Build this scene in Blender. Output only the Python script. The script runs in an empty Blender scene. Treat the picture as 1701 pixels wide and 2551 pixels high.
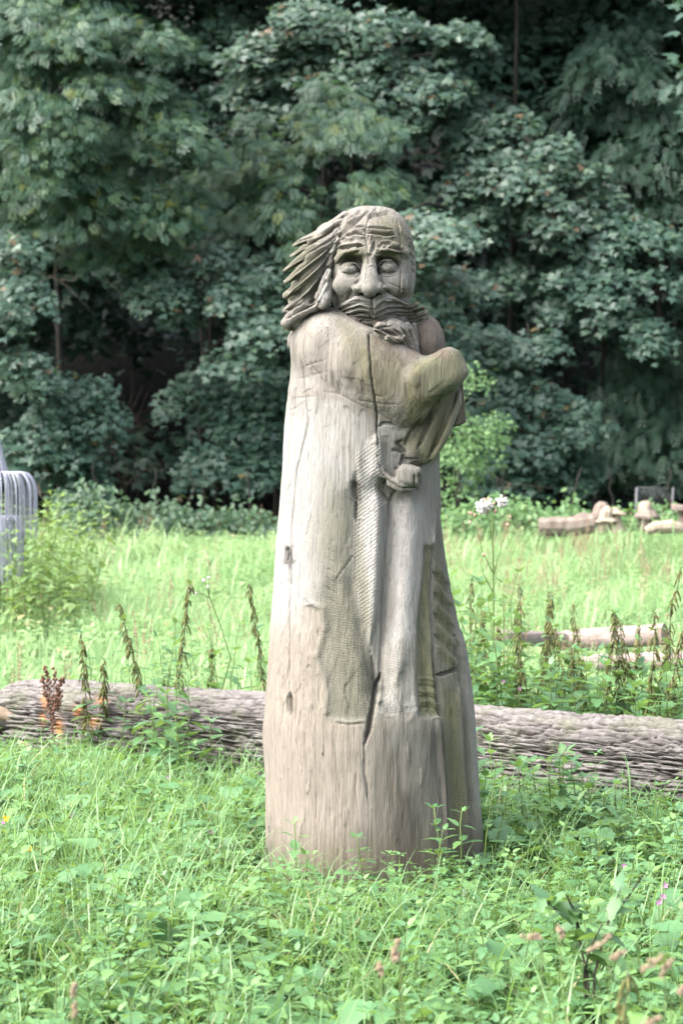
import bpy, math, random
import numpy as np

# ------------------------------------------------------------------ camera, light, exposure
S = bpy.context.scene
C = S.collection
CAM_H, PITCH, F, CX, CY = 1.6, math.radians(-0.9), 5745.5, 850.5, 1275.5
cam_d = bpy.data.cameras.new('camera')
cam_d.sensor_fit = 'VERTICAL'; cam_d.sensor_height = 22.2; cam_d.sensor_width = 14.8; cam_d.lens = 50
cam_d.clip_start = 0.1; cam_d.clip_end = 500
cam_d.dof.use_dof = True; cam_d.dof.focus_distance = 8.5; cam_d.dof.aperture_fstop = 3.3
cam = bpy.data.objects.new('camera', cam_d); C.objects.link(cam)
cam.location = (0, 0, CAM_H); cam.rotation_euler = (math.pi / 2 + PITCH, 0, 0)
S.camera = cam

SUN_EL, SUN_AZ = math.radians(50), math.radians(248)     # azimuth clockwise from +Y: behind the camera, to the left
W = bpy.data.worlds.new('World'); S.world = W; W.use_nodes = True
wn = W.node_tree.nodes; wl = W.node_tree.links
sky = wn.new('ShaderNodeTexSky'); sky.sky_type = 'NISHITA'; sky.sun_disc = False
sky.sun_elevation = SUN_EL; sky.sun_rotation = SUN_AZ; sky.dust_density = 5.0; sky.air_density = 0.7; sky.ozone_density = 0.4
hs = wn.new('ShaderNodeHueSaturation'); hs.inputs['Saturation'].default_value = 0.5; wl.new(sky.outputs[0], hs.inputs['Color']); wl.new(hs.outputs[0], wn['Background'].inputs[0]); wn['Background'].inputs[1].default_value = 0.145
sun_d = bpy.data.lights.new('sun', 'SUN'); sun_d.energy = 0.85; sun_d.angle = math.radians(85); sun_d.color = (1.0, 0.97, 0.92)
sun = bpy.data.objects.new('sun', sun_d); C.objects.link(sun)
sun.rotation_euler = (math.pi / 2 - SUN_EL, 0, math.pi - SUN_AZ)
S.view_settings.view_transform = 'Standard'; S.view_settings.look = 'None'
S.view_settings.exposure = 2.65; S.view_settings.gamma = 1.0; S.view_settings.use_curve_mapping = False
S.cycles.max_bounces = 6; S.cycles.diffuse_bounces = 3; S.cycles.glossy_bounces = 2; S.cycles.transmission_bounces = 3
S.cycles.caustics_reflective = False; S.cycles.caustics_refractive = False

rng = np.random.default_rng(7); random.seed(7)

# ------------------------------------------------------------------ helpers
_u0, _f0 = np.array([0, -math.sin(PITCH), math.cos(PITCH)]), np.array([0, math.cos(PITCH), math.sin(PITCH)])
def at(px, py, Y):
    """the point at depth Y seen at photo pixel px, py"""
    d = np.array([(px - CX) / F, 0, 0]) + (CY - py) / F * _u0 + _f0
    return np.array([0, 0, CAM_H]) + d * (Y / d[1])
def to_px(P):
    Q = P - np.array([0, 0, CAM_H]); dep = Q @ _f0
    return CX + F * Q[:, 0] / dep, CY - F * (Q @ _u0) / dep
def smooth(t): t = np.clip(t, 0, 1); return t * t * (3 - 2 * t)
def ground(x, y):
    x, y = np.asarray(x, float), np.asarray(y, float)
    z = 0.60 * smooth((y - 13) / 27)
    z = z + np.where(y > 49, (y - 49) * 0.75, 0) + 0.05 * np.sin(x * 0.9 + y * .5) * smooth((y - 10) / 6) + .02 * np.sin(x * 2.1 - y * 1.3)
    return z

def _hash(ix, iy, iz, seed):
    h = (ix.astype(np.uint32) * np.uint32(374761393) + iy.astype(np.uint32) * np.uint32(668265263)
         + iz.astype(np.uint32) * np.uint32(2147483647) + np.uint32(seed * 974634541 & 0xffffffff))
    h = (h ^ (h >> np.uint32(13))) * np.uint32(1274126177); h = h ^ (h >> np.uint32(16))
    return (h & np.uint32(0xffff)).astype(np.float32) / 65535.0
def vnoise(P, seed=0):
    P = np.asarray(P, np.float32); I = np.floor(P).astype(np.int64); f = P - I; f = f * f * (3 - 2 * f)
    out = 0
    for dx in (0, 1):
        for dy in (0, 1):
            for dz in (0, 1):
                w = (f[:, 0] if dx else 1 - f[:, 0]) * (f[:, 1] if dy else 1 - f[:, 1]) * (f[:, 2] if dz else 1 - f[:, 2])
                out = out + w * _hash(I[:, 0] + dx, I[:, 1] + dy, I[:, 2] + dz, seed)
    return out * 2 - 1
def fbm(P, oct=3, seed=0):
    a, s, o = 1.0, 0.0, 0
    for k in range(oct):
        o = o + a * vnoise(P * 2 ** k, seed + k); s += a; a *= 0.5
    return o / s

def make_mesh(name, V, F4, mats, smooth_=True, attrs=None, mat_idx=None, F3=None):
    me = bpy.data.meshes.new(name)
    V = np.asarray(V, np.float32)
    parts = []
    if F4 is not None and len(F4): parts.append(np.asarray(F4, np.int32).reshape(-1, 4))
    if F3 is not None and len(F3): parts.append(np.asarray(F3, np.int32).reshape(-1, 3))
    tot = np.concatenate([np.full(len(p), p.shape[1], np.int32) for p in parts]); idx = np.concatenate([p.ravel() for p in parts])
    me.vertices.add(len(V)); me.vertices.foreach_set('co', V.ravel())
    me.loops.add(len(idx)); me.loops.foreach_set('vertex_index', idx)
    me.polygons.add(len(tot)); st = np.zeros(len(tot), np.int32); st[1:] = np.cumsum(tot)[:-1]
    me.polygons.foreach_set('loop_start', st); me.polygons.foreach_set('loop_total', tot)
    me.polygons.foreach_set('use_smooth', np.full(len(tot), bool(smooth_)))
    for m in (mats if isinstance(mats, (list, tuple)) else [mats]): me.materials.append(m)
    if mat_idx is not None: me.polygons.foreach_set('material_index', np.asarray(mat_idx, np.int32))
    for k, a in (attrs or {}).items():
        a = np.asarray(a, np.float32)
        at_ = me.attributes.new(k, 'FLOAT', 'POINT' if len(a) == len(V) else 'FACE'); at_.data.foreach_set('value', a)
    me.update(calc_edges=True)
    return me
def tag(o, label=None, cat=None, group=None, kind=None):
    for k, v in (('label', label), ('category', cat), ('group', group), ('kind', kind)):
        if v: o[k] = v
    return o
def link(name, me, parent=None, world=True):
    """link a mesh; with a parent, its world-built vertices are moved into the parent's frame"""
    o = bpy.data.objects.new(name, me); C.objects.link(o)
    if parent is not None:
        o.parent = parent
        if world:
            p = parent
            off = np.zeros(3)
            while p is not None: off += np.array(p.location); p = p.parent
            n = len(me.vertices); a = np.zeros(n * 3, np.float32); me.vertices.foreach_get('co', a)
            me.vertices.foreach_set('co', (a.reshape(-1, 3) - off).astype(np.float32).ravel()); me.update()
    return o
def thing(name, label, cat, loc, group=None):
    o = bpy.data.objects.new(name, None); C.objects.link(o); o.location = tuple(float(v) for v in loc); o.empty_display_size = .1
    return tag(o, label, cat, group)

class MB:
    """collects quads into one mesh"""
    def __init__(s): s.V, s.F, s.M, s.n = [], [], [], 0
    def add(s, V, Fq, m=0):
        V = np.asarray(V, float).reshape(-1, 3); Fq = np.asarray(Fq, int).reshape(-1, 4)
        s.V.append(V); s.F.append(Fq + s.n); s.M.append(np.full(len(Fq), m)); s.n += len(V)
    def tube(s, pts, r, seg=6, m=0, cap=True):
        pts = np.asarray(pts, float); n = len(pts); r = np.broadcast_to(np.asarray(r, float), (n,))
        T = np.gradient(pts, axis=0); T /= np.linalg.norm(T, axis=1)[:, None] + 1e-9
        ref = np.linalg.eigh(T.T @ T + np.diag([0, 1e-6, 2e-6]))[1][:, 0]
        A = np.cross(T, ref); A /= np.linalg.norm(A, axis=1)[:, None] + 1e-9; B = np.cross(T, A)
        a = np.arange(seg) * 2 * math.pi / seg
        V = pts[:, None] + r[:, None, None] * (np.cos(a)[None, :, None] * A[:, None] + np.sin(a)[None, :, None] * B[:, None])
        i, j = np.meshgrid(np.arange(n - 1), np.arange(seg), indexing='ij'); j2 = (j + 1) % seg
        Fq = np.stack([i * seg + j, i * seg + j2, (i + 1) * seg + j2, (i + 1) * seg + j], -1).reshape(-1, 4)
        V = V.reshape(-1, 3)
        if cap:
            V = np.vstack([V, pts[0], pts[-1]]); k = n * seg
            for q in range(0, seg, 2):
                Fq = np.vstack([Fq, [k, (q + 2) % seg, (q + 1) % seg, q], [k + 1, (n - 1) * seg + q, (n - 1) * seg + (q + 1) % seg, (n - 1) * seg + (q + 2) % seg]])
        s.add(V, Fq, m)
    def blob(s, c, r, seg=8, rings=5, m=0, rot=None):
        c = np.asarray(c, float); r = np.broadcast_to(np.asarray(r, float), (3,))
        th = np.linspace(0.01, math.pi - .01, rings); ph = np.arange(seg) * 2 * math.pi / seg
        V = np.stack([np.sin(th)[:, None] * np.cos(ph), np.sin(th)[:, None] * np.sin(ph), np.cos(th)[:, None] * np.ones(seg)], -1).reshape(-1, 3) * r
        if rot is not None: V = V @ np.asarray(rot).T
        i, j = np.meshgrid(np.arange(rings - 1), np.arange(seg), indexing='ij'); j2 = (j + 1) % seg
        s.add(V + c, np.stack([i * seg + j, (i + 1) * seg + j, (i + 1) * seg + j2, i * seg + j2], -1), m)
    def build(s, name, mats, smooth_=True, attrs=None):
        return make_mesh(name, np.concatenate(s.V), np.concatenate(s.F), mats, smooth_, attrs, np.concatenate(s.M))

# ------------------------------------------------------------------ materials
class NT:
    def __init__(s, name):
        s.m = bpy.data.materials.new(name); s.m.use_nodes = True; s.t = s.m.node_tree; s.n = s.t.nodes; s.l = s.t.links
        s.p = s.n['Principled BSDF']; s.out = s.n['Material Output']
    def node(s, typ, ins=None, **kw):
        nd = s.n.new(typ)
        for k, v in kw.items(): setattr(nd, k, v)
        for k, v in (ins or {}).items():
            sk = nd.inputs[k]
            if isinstance(v, bpy.types.NodeSocket): s.l.new(v, sk)
            else: sk.default_value = v
        return nd
    def math(s, op, a, b=0.5, clamp=False):
        return s.node('ShaderNodeMath', {0: a, 1: b}, operation=op, use_clamp=clamp).outputs[0]
    def mix(s, f, a, b, blend='MIX'):
        nd = s.n.new('ShaderNodeMix'); nd.data_type = 'RGBA'; nd.blend_type = blend
        for k, v in ((0, f), (6, a), (7, b)):
            if isinstance(v, bpy.types.NodeSocket): s.l.new(v, nd.inputs[k])
            else: nd.inputs[k].default_value = v if k == 0 else (*v, 1)
        return nd.outputs[2]
    def noise(s, scale=(1, 1, 1), detail=3, rough=.55, vec=None, dist=0.0):
        if vec is None: vec = s.node('ShaderNodeTexCoord').outputs['Object']
        mp = s.node('ShaderNodeMapping', {0: vec, 3: scale})
        return s.node('ShaderNodeTexNoise', {'Vector': mp.outputs[0], 'Scale': 1.0, 'Detail': detail, 'Roughness': rough, 'Distortion': dist}).outputs['Fac']
    def ramp(s, f, lo, hi): return s.node('ShaderNodeMapRange', {0: f, 1: lo, 2: hi, 3: 0.0, 4: 1.0}).outputs[0]
    def attr(s, name): return s.node('ShaderNodeAttribute', attribute_name=name).outputs['Fac']
    def bump(s, h, strength, dist, prev=None):
        ins = {'Height': h, 'Strength': strength, 'Distance': dist}
        if prev is not None: ins['Normal'] = prev
        return s.node('ShaderNodeBump', ins).outputs[0]
    def done(s, col=None, rough=.8, spec=.3, normal=None):
        if col is not None:
            if isinstance(col, bpy.types.NodeSocket): s.l.new(col, s.p.inputs['Base Color'])
            else: s.p.inputs['Base Color'].default_value = (*col, 1)
        if isinstance(rough, bpy.types.NodeSocket): s.l.new(rough, s.p.inputs['Roughness'])
        else: s.p.inputs['Roughness'].default_value = rough
        s.p.inputs['Specular IOR Level'].default_value = spec
        if normal is not None: s.l.new(normal, s.p.inputs['Normal'])
        return s.m

def leaf_mat(name, c1, c2, c3, trans=.35, rough=.42, spec=.5, old=None, old_f=0.02, patch=None, tcol=(.30, .45, .06)):
    """leaf colours vary per leaf ('rnd') and per plant instance"""
    t = NT(name)
    r = t.attr('rnd'); oi = t.node('ShaderNodeObjectInfo').outputs['Random']
    f = t.math('FRACT', t.math('ADD', r, t.math('MULTIPLY', oi, .35)))
    col = t.mix(t.ramp(f, 0, .5), c1, c2); col = t.mix(t.ramp(f, .5, 1), col, c3)
    if old is not None: col = t.mix(t.math('GREATER_THAN', r, 1 - old_f), col, old)
    if patch is not None:
        pn = t.noise((.45, .3, .45), 3, .6, t.node('ShaderNodeObjectInfo').outputs['Location']); col = t.mix(t.math('MULTIPLY', t.ramp(pn, .5, .68), .75), col, patch); col = t.mix(t.math('MULTIPLY', t.ramp(pn, .46, .30), .5), col, c1)
    ns = t.noise((9, 9, 9), 2); col = t.mix(t.ramp(ns, .3, .7), col, t.mix(0.25, col, (0.02, 0.04, 0.01)))
    m = t.done(col, rough, spec)
    tr = t.node('ShaderNodeBsdfTranslucent', {'Color': t.mix(.5, col, tcol, 'MIX')})
    mx = t.node('ShaderNodeMixShader', {0: trans, 1: t.p.outputs[0], 2: tr.outputs[0]})
    t.l.new(mx.outputs[0], t.out.inputs[0])
    return m
def plain(name, c1, c2, scale=(8, 8, 8), rough=.85, spec=.25, bump=0.0):
    t = NT(name); n = t.noise(scale, 4); nb = t.bump(n, bump, .02) if bump else None
    return t.done(t.mix(t.ramp(n, .3, .7), c1, c2), rough, spec, nb)
# ------------------------------------------------------------------ ground
def grid_mesh(name, xs, ys, mat, zoff=0.0):
    X, Y = np.meshgrid(xs, ys); Z = ground(X, Y) + zoff
    n, m = X.shape; i, j = np.meshgrid(np.arange(n - 1), np.arange(m - 1), indexing='ij')
    Fq = np.stack([i * m + j, i * m + j + 1, (i + 1) * m + j + 1, (i + 1) * m + j], -1)
    return make_mesh(name, np.stack([X, Y, Z], -1).reshape(-1, 3), Fq, mat)
t = NT('soil under grass'); n1 = t.noise((1.3, 1.3, 1.3), 5); n2 = t.noise((14, 14, 14), 4)
M_MEADOW = t.done(t.mix(t.ramp(n2, .3, .7), (.022, .030, .012), t.mix(t.ramp(n1, .35, .65), (.05, .08, .025), (.035, .032, .018))), .95, .1, t.bump(n2, .6, .05))
t = NT('leaf litter'); n1 = t.noise((1.1, 1.1, 1.1), 5); n2 = t.noise((18, 18, 18), 4)
M_LITTER = t.done(t.mix(t.ramp(n2, .3, .7), (.010, .011, .009), t.mix(t.ramp(n1, .4, .7), (.016, .015, .011), (.008, .016, .010))), .95, .1, t.bump(n2, .8, .06))
o = link('ground', grid_mesh('ground', np.linspace(-60, 60, 161), np.concatenate([np.linspace(-40, 4, 20), np.linspace(4.5, 49, 120)]), M_MEADOW)); tag(o, kind='structure')
o = link('hillside', grid_mesh('hillside', np.linspace(-70, 70, 90), np.linspace(49, 150, 70), M_LITTER)); tag(o, kind='structure')

# ------------------------------------------------------------------ carved statue: implicit surfaces, meshed by surface nets
YC = 8.8; PXM = YC / F                        # metres per photo pixel at the statue
STATUE_BASE = np.array([0.13, YC, 0.0])
def smin(a, b, k):
    h = np.clip(0.5 + 0.5 * (b - a) / k, 0, 1)
    return b + (a - b) * h - k * h * (1 - h)
class SDF:
    """prims: (lo, hi, function, k, op)"""
    def __init__(s): s.p = []
    def _add(s, lo, hi, f, k, op): s.p.append((np.asarray(lo) - 3 * k - .02, np.asarray(hi) + 3 * k + .02, f, k, op))
    def ell(s, c, r, k=.01, op='u', n=2.0, rot=0.0):
        c = np.asarray(c, float); r = np.asarray(r, float); cr, sr = math.cos(rot), math.sin(rot)
        def f(P):
            Q = P - c
            if rot: Q = np.stack([Q[:, 0] * cr + Q[:, 2] * sr, Q[:, 1], -Q[:, 0] * sr + Q[:, 2] * cr], -1)
            q = np.abs(Q / r)
            if n == 2.0:
                k0 = np.sqrt((q * q).sum(1)); k1 = np.sqrt(((q / r) ** 2).sum(1)) + 1e-9
                return k0 * (k0 - 1) / k1
            return ((q ** n).sum(1) ** (1 / n) - 1) * r.min()
        R = r.max() if rot else r
        s._add(c - R, c + R, f, k, op)
    def chain(s, pts, rad, k=.01, op='u', flat=1.0):
        """round cones along a polyline; flat > 1 squeezes the depth"""
        pts = np.asarray(pts, float); rad = np.broadcast_to(np.asarray(rad, float), (len(pts),)).copy()
        # resample as a smooth curve
        if len(pts) > 2:
            tt = np.linspace(0, len(pts) - 1, (len(pts) - 1) * 3 + 1); pts2 = []
            for t_ in tt:
                i = min(int(t_), len(pts) - 2); u = t_ - i
                p0, p1, p2, p3 = pts[max(i - 1, 0)], pts[i], pts[i + 1], pts[min(i + 2, len(pts) - 1)]
                pts2.append(.5 * ((2 * p1) + (-p0 + p2) * u + (2 * p0 - 5 * p1 + 4 * p2 - p3) * u * u + (-p0 + 3 * p1 - 3 * p2 + p3) * u ** 3))
            rad = np.interp(tt, np.arange(len(pts)), rad); pts = np.array(pts2)
        sc = np.array([1, flat, 1.])
        def f(P):
            d = np.full(len(P), 9.0)
            for a, b, ra, rb in zip(pts[:-1], pts[1:], rad[:-1], rad[1:]):
                A, B = a * sc, b * sc; Q = P * sc - A; D = B - A
                h = np.clip((Q @ D) / (D @ D + 1e-12), 0, 1)
                d = np.minimum(d, np.sqrt(((Q - h[:, None] * D) ** 2).sum(1)) - (ra + (rb - ra) * h))
            return d
        R = rad.max(); s._add(pts.min(0) - R, pts.max(0) + R, f, k, op)
    def func(s, lo, hi, f, k=.01, op='u'): s._add(lo, hi, f, k, op)
    def __call__(s, P):
        d = np.full(len(P), 1.0)
        for lo, hi, f, k, op in s.p:
            m = np.flatnonzero(((P >= lo) & (P <= hi)).all(1))
            if not len(m): continue
            v = f(P[m])
            if op == 'u': d[m] = smin(d[m], v, k)
            else: d[m] = -smin(-d[m], v, k)
        return d
def surface_net(sdf, lo, hi, h):
    lo = np.asarray(lo, float); st = 4
    n = (np.ceil((np.asarray(hi) - lo) / h / st).astype(int)) * st + 1
    cn = (n - 1) // st + 1
    g = np.stack(np.meshgrid(*[np.arange(c) for c in cn], indexing='ij'), -1).reshape(-1, 3)
    cd = sdf(lo + g * (h * st)).reshape(cn)
    near = np.abs(cd) < h * st * 2.2
    blk = np.zeros(cn - 1, bool)
    for dx in (0, 1):
        for dy in (0, 1):
            for dz in (0, 1): blk |= near[dx:cn[0] - 1 + dx, dy:cn[1] - 1 + dy, dz:cn[2] - 1 + dz]
    D = np.repeat(np.repeat(np.repeat(cd, st, 0), st, 1), st, 2)[:n[0], :n[1], :n[2]].astype(np.float32)
    D = np.where(np.abs(D) < h * st * 2.2, D, np.sign(D) * 1.0).astype(np.float32)
    act = np.zeros(n, bool); b = np.argwhere(blk) * st
    off = np.stack(np.meshgrid(*[np.arange(st + 1)] * 3, indexing='ij'), -1).reshape(-1, 3)
    ii = (b[:, None] + off[None]).reshape(-1, 3); act[ii[:, 0], ii[:, 1], ii[:, 2]] = True
    I = np.argwhere(act); vals = np.concatenate([sdf(lo + c * h) for c in np.array_split(I, max(1, len(I) // 400000))])
    D[I[:, 0], I[:, 1], I[:, 2]] = vals
    s_ = D < 0; cnt = np.zeros(n - 1, np.int8)
    for dx in (0, 1):
        for dy in (0, 1):
            for dz in (0, 1): cnt += s_[dx:n[0] - 1 + dx, dy:n[1] - 1 + dy, dz:n[2] - 1 + dz]
    cells = np.argwhere((cnt > 0) & (cnt < 8))
    cid = np.full(n - 1, -1, np.int32); cid[cells[:, 0], cells[:, 1], cells[:, 2]] = np.arange(len(cells))
    co = np.array([(x, y, z) for x in (0, 1) for y in (0, 1) for z in (0, 1)])
    val = np.stack([D[cells[:, 0] + c[0], cells[:, 1] + c[1], cells[:, 2] + c[2]] for c in co], 1)
    acc = np.zeros((len(cells), 3)); num = np.zeros(len(cells))
    for a in range(8):
        for b_ in range(a + 1, 8):
            if np.abs(co[a] - co[b_]).sum() != 1: continue
            va, vb = val[:, a], val[:, b_]; m = (va < 0) != (vb < 0)
            t_ = np.where(m, va / np.where(m, va - vb, 1), 0)
            acc += m[:, None] * (co[a] + t_[:, None] * (co[b_] - co[a])); num += m
    V = lo + (cells + acc / num[:, None]) * h
    Fs = []
    for ax in range(3):
        o1, o2 = (ax + 1) % 3, (ax + 2) % 3
        sl = [slice(1, n[k] - 1) for k in range(3)]; sl[ax] = slice(0, n[ax] - 1)
        sa = s_[tuple(sl)]; sl2 = list(sl); sl2[ax] = slice(1, n[ax]); sb = s_[tuple(sl2)]
        E = np.argwhere(sa != sb); 
        if not len(E): continue
        flip = sa[E[:, 0], E[:, 1], E[:, 2]]
        E = E + np.array([0 if k == ax else 1 for k in range(3)])
        q = []
        for d1, d2 in ((1, 1), (0, 1), (0, 0), (1, 0)):
            c = E.copy(); c[:, o1] -= d1; c[:, o2] -= d2; q.append(cid[c[:, 0], c[:, 1], c[:, 2]])
        q = np.stack(q, 1); q[~flip] = q[~flip][:, ::-1]; Fs.append(q)
    Fq = np.concatenate(Fs)
    return V, Fq
def vnormals(V, Fq):
    N = np.cross(V[Fq[:, 2]] - V[Fq[:, 0]], V[Fq[:, 3]] - V[Fq[:, 1]])
    out = np.stack([np.bincount(Fq.ravel(), np.repeat(N[:, k], 4), len(V)) for k in range(3)], 1)
    return out / (np.linalg.norm(out, axis=1)[:, None] + 1e-12)

def facets(P, cell, tilt, seed):
    """flat chips left by the saw and adze: offsets of the nearest cell, each with its own tilt"""
    Q = P / np.asarray(cell); I = np.floor(Q).astype(np.int64); best = np.full(len(P), 1e9); out = np.zeros(len(P))
    for dx in (-1, 0, 1):
        for dy in (-1, 0, 1):
            for dz in (-1, 0, 1):
                J = I + np.array([dx, dy, dz]); h = [_hash(J[:, 0], J[:, 1], J[:, 2], seed + k) for k in range(6)]
                D = Q - J - np.stack(h[:3], 1); d = (D * D).sum(1); k = d < best
                best[k] = d[k]; out[k] = ((D[:, 0] * (h[3] - .5) + D[:, 2] * (h[4] - .5)) * 2 + (h[5] - .5))[k]
    return out * tilt
class Relief:
    """chisel work: strokes and sunk fields given where the photo shows them, pressed into the surface along its normal"""
    def __init__(s, V, N):
        s.V, s.N = V, N; s.x, s.y = to_px(V); s.w = np.clip(-N[:, 1] * 2.5 + .25, 0, 1) * (V[:, 1] < YC + .12); s.d = np.zeros(len(V)); s.mask = {}
    def _dist(s, pts, pad):
        pts = np.asarray(pts, float); p2 = pts[:, :2]
        m = np.flatnonzero((s.x > p2[:, 0].min() - pad) & (s.x < p2[:, 0].max() + pad) & (s.y > p2[:, 1].min() - pad) & (s.y < p2[:, 1].max() + pad) & (s.w > 0))
        best = np.full(len(m), 1e9); tt = np.zeros(len(m)); side = np.zeros(len(m)); n = len(p2) - 1
        q = np.stack([s.x[m], s.y[m]], 1)
        for i in range(n):
            a, b = p2[i], p2[i + 1]; D = b - a; h = np.clip(((q - a) @ D) / (D @ D + 1e-9), 0, 1)
            e = q - a - h[:, None] * D; d = np.hypot(e[:, 0], e[:, 1]); k = d < best
            best[k] = d[k]; tt[k] = (i + h[k]) / n; side[k] = np.sign(D[0] * e[k, 1] - D[1] * e[k, 0])
        return m, best, tt, side
    def stroke(s, pts, w, depth, prof='v', taper=True):
        """depth in mm, + raises, - cuts; w in photo pixels"""
        m, d, t_, _ = s._dist(pts, w * 2.2)
        ww = w * (np.clip(np.sin(np.clip(t_, .0, 1) * math.pi) * 1.6, .25, 1) if taper else 1)
        g = np.clip(1 - d / ww, 0, 1) if prof == 'v' else np.exp(-(d / ww) ** 2 * 1.5)
        if taper: g = g * np.clip(np.minimum(t_, 1 - t_) * 8 + .3, 0, 1)
        s.d[m] += depth * .001 * g
        return m, g
    def ledge(s, pts, w, depth):
        """drops one side (to the right of the way the points run) and fades over w"""
        m, d, t_, sd = s._dist(pts, w)
        f = np.where(sd > 0, np.clip(1 - d / w, 0, 1) * np.clip(d / 3, 0, 1), 0) * np.clip(np.minimum(t_, 1 - t_) * 6, 0, 1)
        s.d[m] += depth * .001 * f
    def inside(s, poly, soft):
        P = np.asarray(poly, float); m = np.flatnonzero((s.x > P[:, 0].min() - soft) & (s.x < P[:, 0].max() + soft) & (s.y > P[:, 1].min() - soft) & (s.y < P[:, 1].max() + soft))
        q = np.stack([s.x[m], s.y[m]], 1); ins = np.zeros(len(m), bool); dm = np.full(len(m), 1e9)
        for a, b in zip(P, np.roll(P, -1, 0)):
            D = b - a; h = np.clip(((q - a) @ D) / (D @ D + 1e-9), 0, 1); e = q - a - h[:, None] * D
            dm = np.minimum(dm, np.hypot(e[:, 0], e[:, 1]))
            c = ((a[1] > q[:, 1]) != (b[1] > q[:, 1])); xx = a[0] + (q[:, 1] - a[1]) * D[0] / (D[1] if D[1] else 1e-9)
            ins ^= c & (q[:, 0] < xx)
        return m, smooth(np.where(ins, dm, -dm) / soft * .5 + .5)
    def field(s, poly, soft, depth):
        m, f = s.inside(poly, soft); s.d[m] += depth * .001 * f
    def paint(s, name, poly, soft, amt=1.0):
        a = s.mask.setdefault(name, np.zeros(len(s.V))); m, f = s.inside(poly, soft); f = f * (s.N[m, 1] < .3) 
        a[m] = np.maximum(a[m], f * amt) if amt > 0 else a[m] * (1 + amt * f)
    def result(s): return s.V + s.N * (s.d * s.w)[:, None]

# wood of the carving
def wood_mat(name):
    t = NT(name); vec = t.node('ShaderNodeTexCoord').outputs['Object']
    fine = t.noise((190, 190, 9), 4, .65); streak = t.noise((70, 70, 3.2), 5, .6); streak2 = t.noise((22, 22, 1.2), 4, .6); big = t.noise((3, 3, 2), 4, .6); spk = t.noise((45, 45, 30), 3, .6)
    col = t.mix(t.ramp(streak2, .3, .7), (.145, .138, .122), (.245, .235, .215))
    col = t.mix(t.attr('tan'), col, t.mix(t.ramp(streak, .3, .7), (.124, .105, .085), (.270, .238, .202)))
    col = t.mix(t.math('MULTIPLY', t.ramp(streak, .5, .72), .7), col, (.09, .076, .062))
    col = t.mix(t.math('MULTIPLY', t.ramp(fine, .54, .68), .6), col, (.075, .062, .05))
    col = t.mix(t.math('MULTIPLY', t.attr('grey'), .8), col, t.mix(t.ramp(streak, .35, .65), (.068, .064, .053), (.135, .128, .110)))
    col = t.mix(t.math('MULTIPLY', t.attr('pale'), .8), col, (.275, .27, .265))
    al = t.math('MULTIPLY', t.attr('algae'), t.ramp(t.math('ADD', t.math('MULTIPLY', big, .55), t.math('MULTIPLY', streak2, .45)), .26, .48))
    col = t.mix(t.math('MULTIPLY', al, .8), col, t.mix(t.ramp(streak, .35, .7), (.048, .050, .022), (.112, .110, .050)))
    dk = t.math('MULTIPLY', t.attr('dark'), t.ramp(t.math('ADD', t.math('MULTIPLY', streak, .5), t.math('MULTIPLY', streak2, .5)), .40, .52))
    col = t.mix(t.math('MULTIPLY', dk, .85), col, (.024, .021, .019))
    br = t.attr('brown'); col = t.mix(t.math('MULTIPLY', br, .75), col, t.mix(t.ramp(streak, .3, .7), (.05, .035, .025), (.115, .088, .064)))
    col = t.mix(t.math('MULTIPLY', t.ramp(spk, .62, .72), .35), col, (.06, .056, .042))
    col = t.mix(t.math('MULTIPLY', t.ramp(big, .42, .62), .22), col, t.mix(.5, col, (.10, .095, .075)))
    # saw marks: fine slanted ridges where the saw passed
    mp = t.node('ShaderNodeMapping', {0: vec, 2: (0, math.radians(-9), 0), 3: (1, 1, 1)})
    saw = t.node('ShaderNodeTexWave', {'Vector': mp.outputs[0], 'Scale': 34.0, 'Distortion': 4.5, 'Detail': 3.0, 'Detail Scale': 1.5, 'Detail Roughness': .6}, bands_direction='Z').outputs['Fac']
    mp2 = t.node('ShaderNodeMapping', {0: vec, 2: (0, math.radians(36), 0)})
    comb = t.node('ShaderNodeTexWave', {'Vector': mp2.outputs[0], 'Scale': 27.0, 'Distortion': 2.2, 'Detail': 2.0, 'Detail Scale': 2.0}, bands_direction='Z').outputs['Fac']; comb = t.math('MULTIPLY', comb, t.attr('comb'))
    hb = t.math('MULTIPLY', saw, t.math('MULTIPLY', t.attr('saw'), t.ramp(big, .35, .6)))
    nb = t.bump(streak, .8, .010); nb = t.bump(fine, 1.0, .006, nb); nb = t.bump(hb, .26, .005, nb); nb = t.bump(comb, .34, .006, nb); nb = t.bump(spk, .15, .004, nb)
    return t.done(col, .82, .25, nb)
M_WOOD = wood_mat('weathered wood')

def carve(name, sdf, lo, hi, h, relief=None, noise_amp=.003, chips=.0022, cell=(.05, .05, .11), tags=None, mat=None, parent=None):
    V, Fq = surface_net(sdf, lo, hi, h); N = vnormals(V, Fq)
    R = Relief(V, N)
    if relief: relief(R)
    V2 = R.result() + N * (noise_amp * fbm(V * np.array([14, 14, 5.]), 3, 5) + noise_amp * .5 * fbm(V * np.array([60, 60, 14.]), 2, 9))[:, None]
    px_, py_ = to_px(V); V2 = V2 + N * (facets(V + .02 * fbm(V * 6, 2, 77)[:, None], cell, chips, 61) * smooth((1830 - py_) / 60))[:, None]
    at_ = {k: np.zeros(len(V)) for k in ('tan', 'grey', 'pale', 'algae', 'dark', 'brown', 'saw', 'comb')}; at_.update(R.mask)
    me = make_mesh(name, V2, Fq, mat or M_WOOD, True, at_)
    return link(name, me, parent or statue)

statue = thing('wooden_statue', 'tall weathered wooden carving of a bearded man wrapped in a robe standing in the grass', 'statue', STATUE_BASE)

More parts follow.
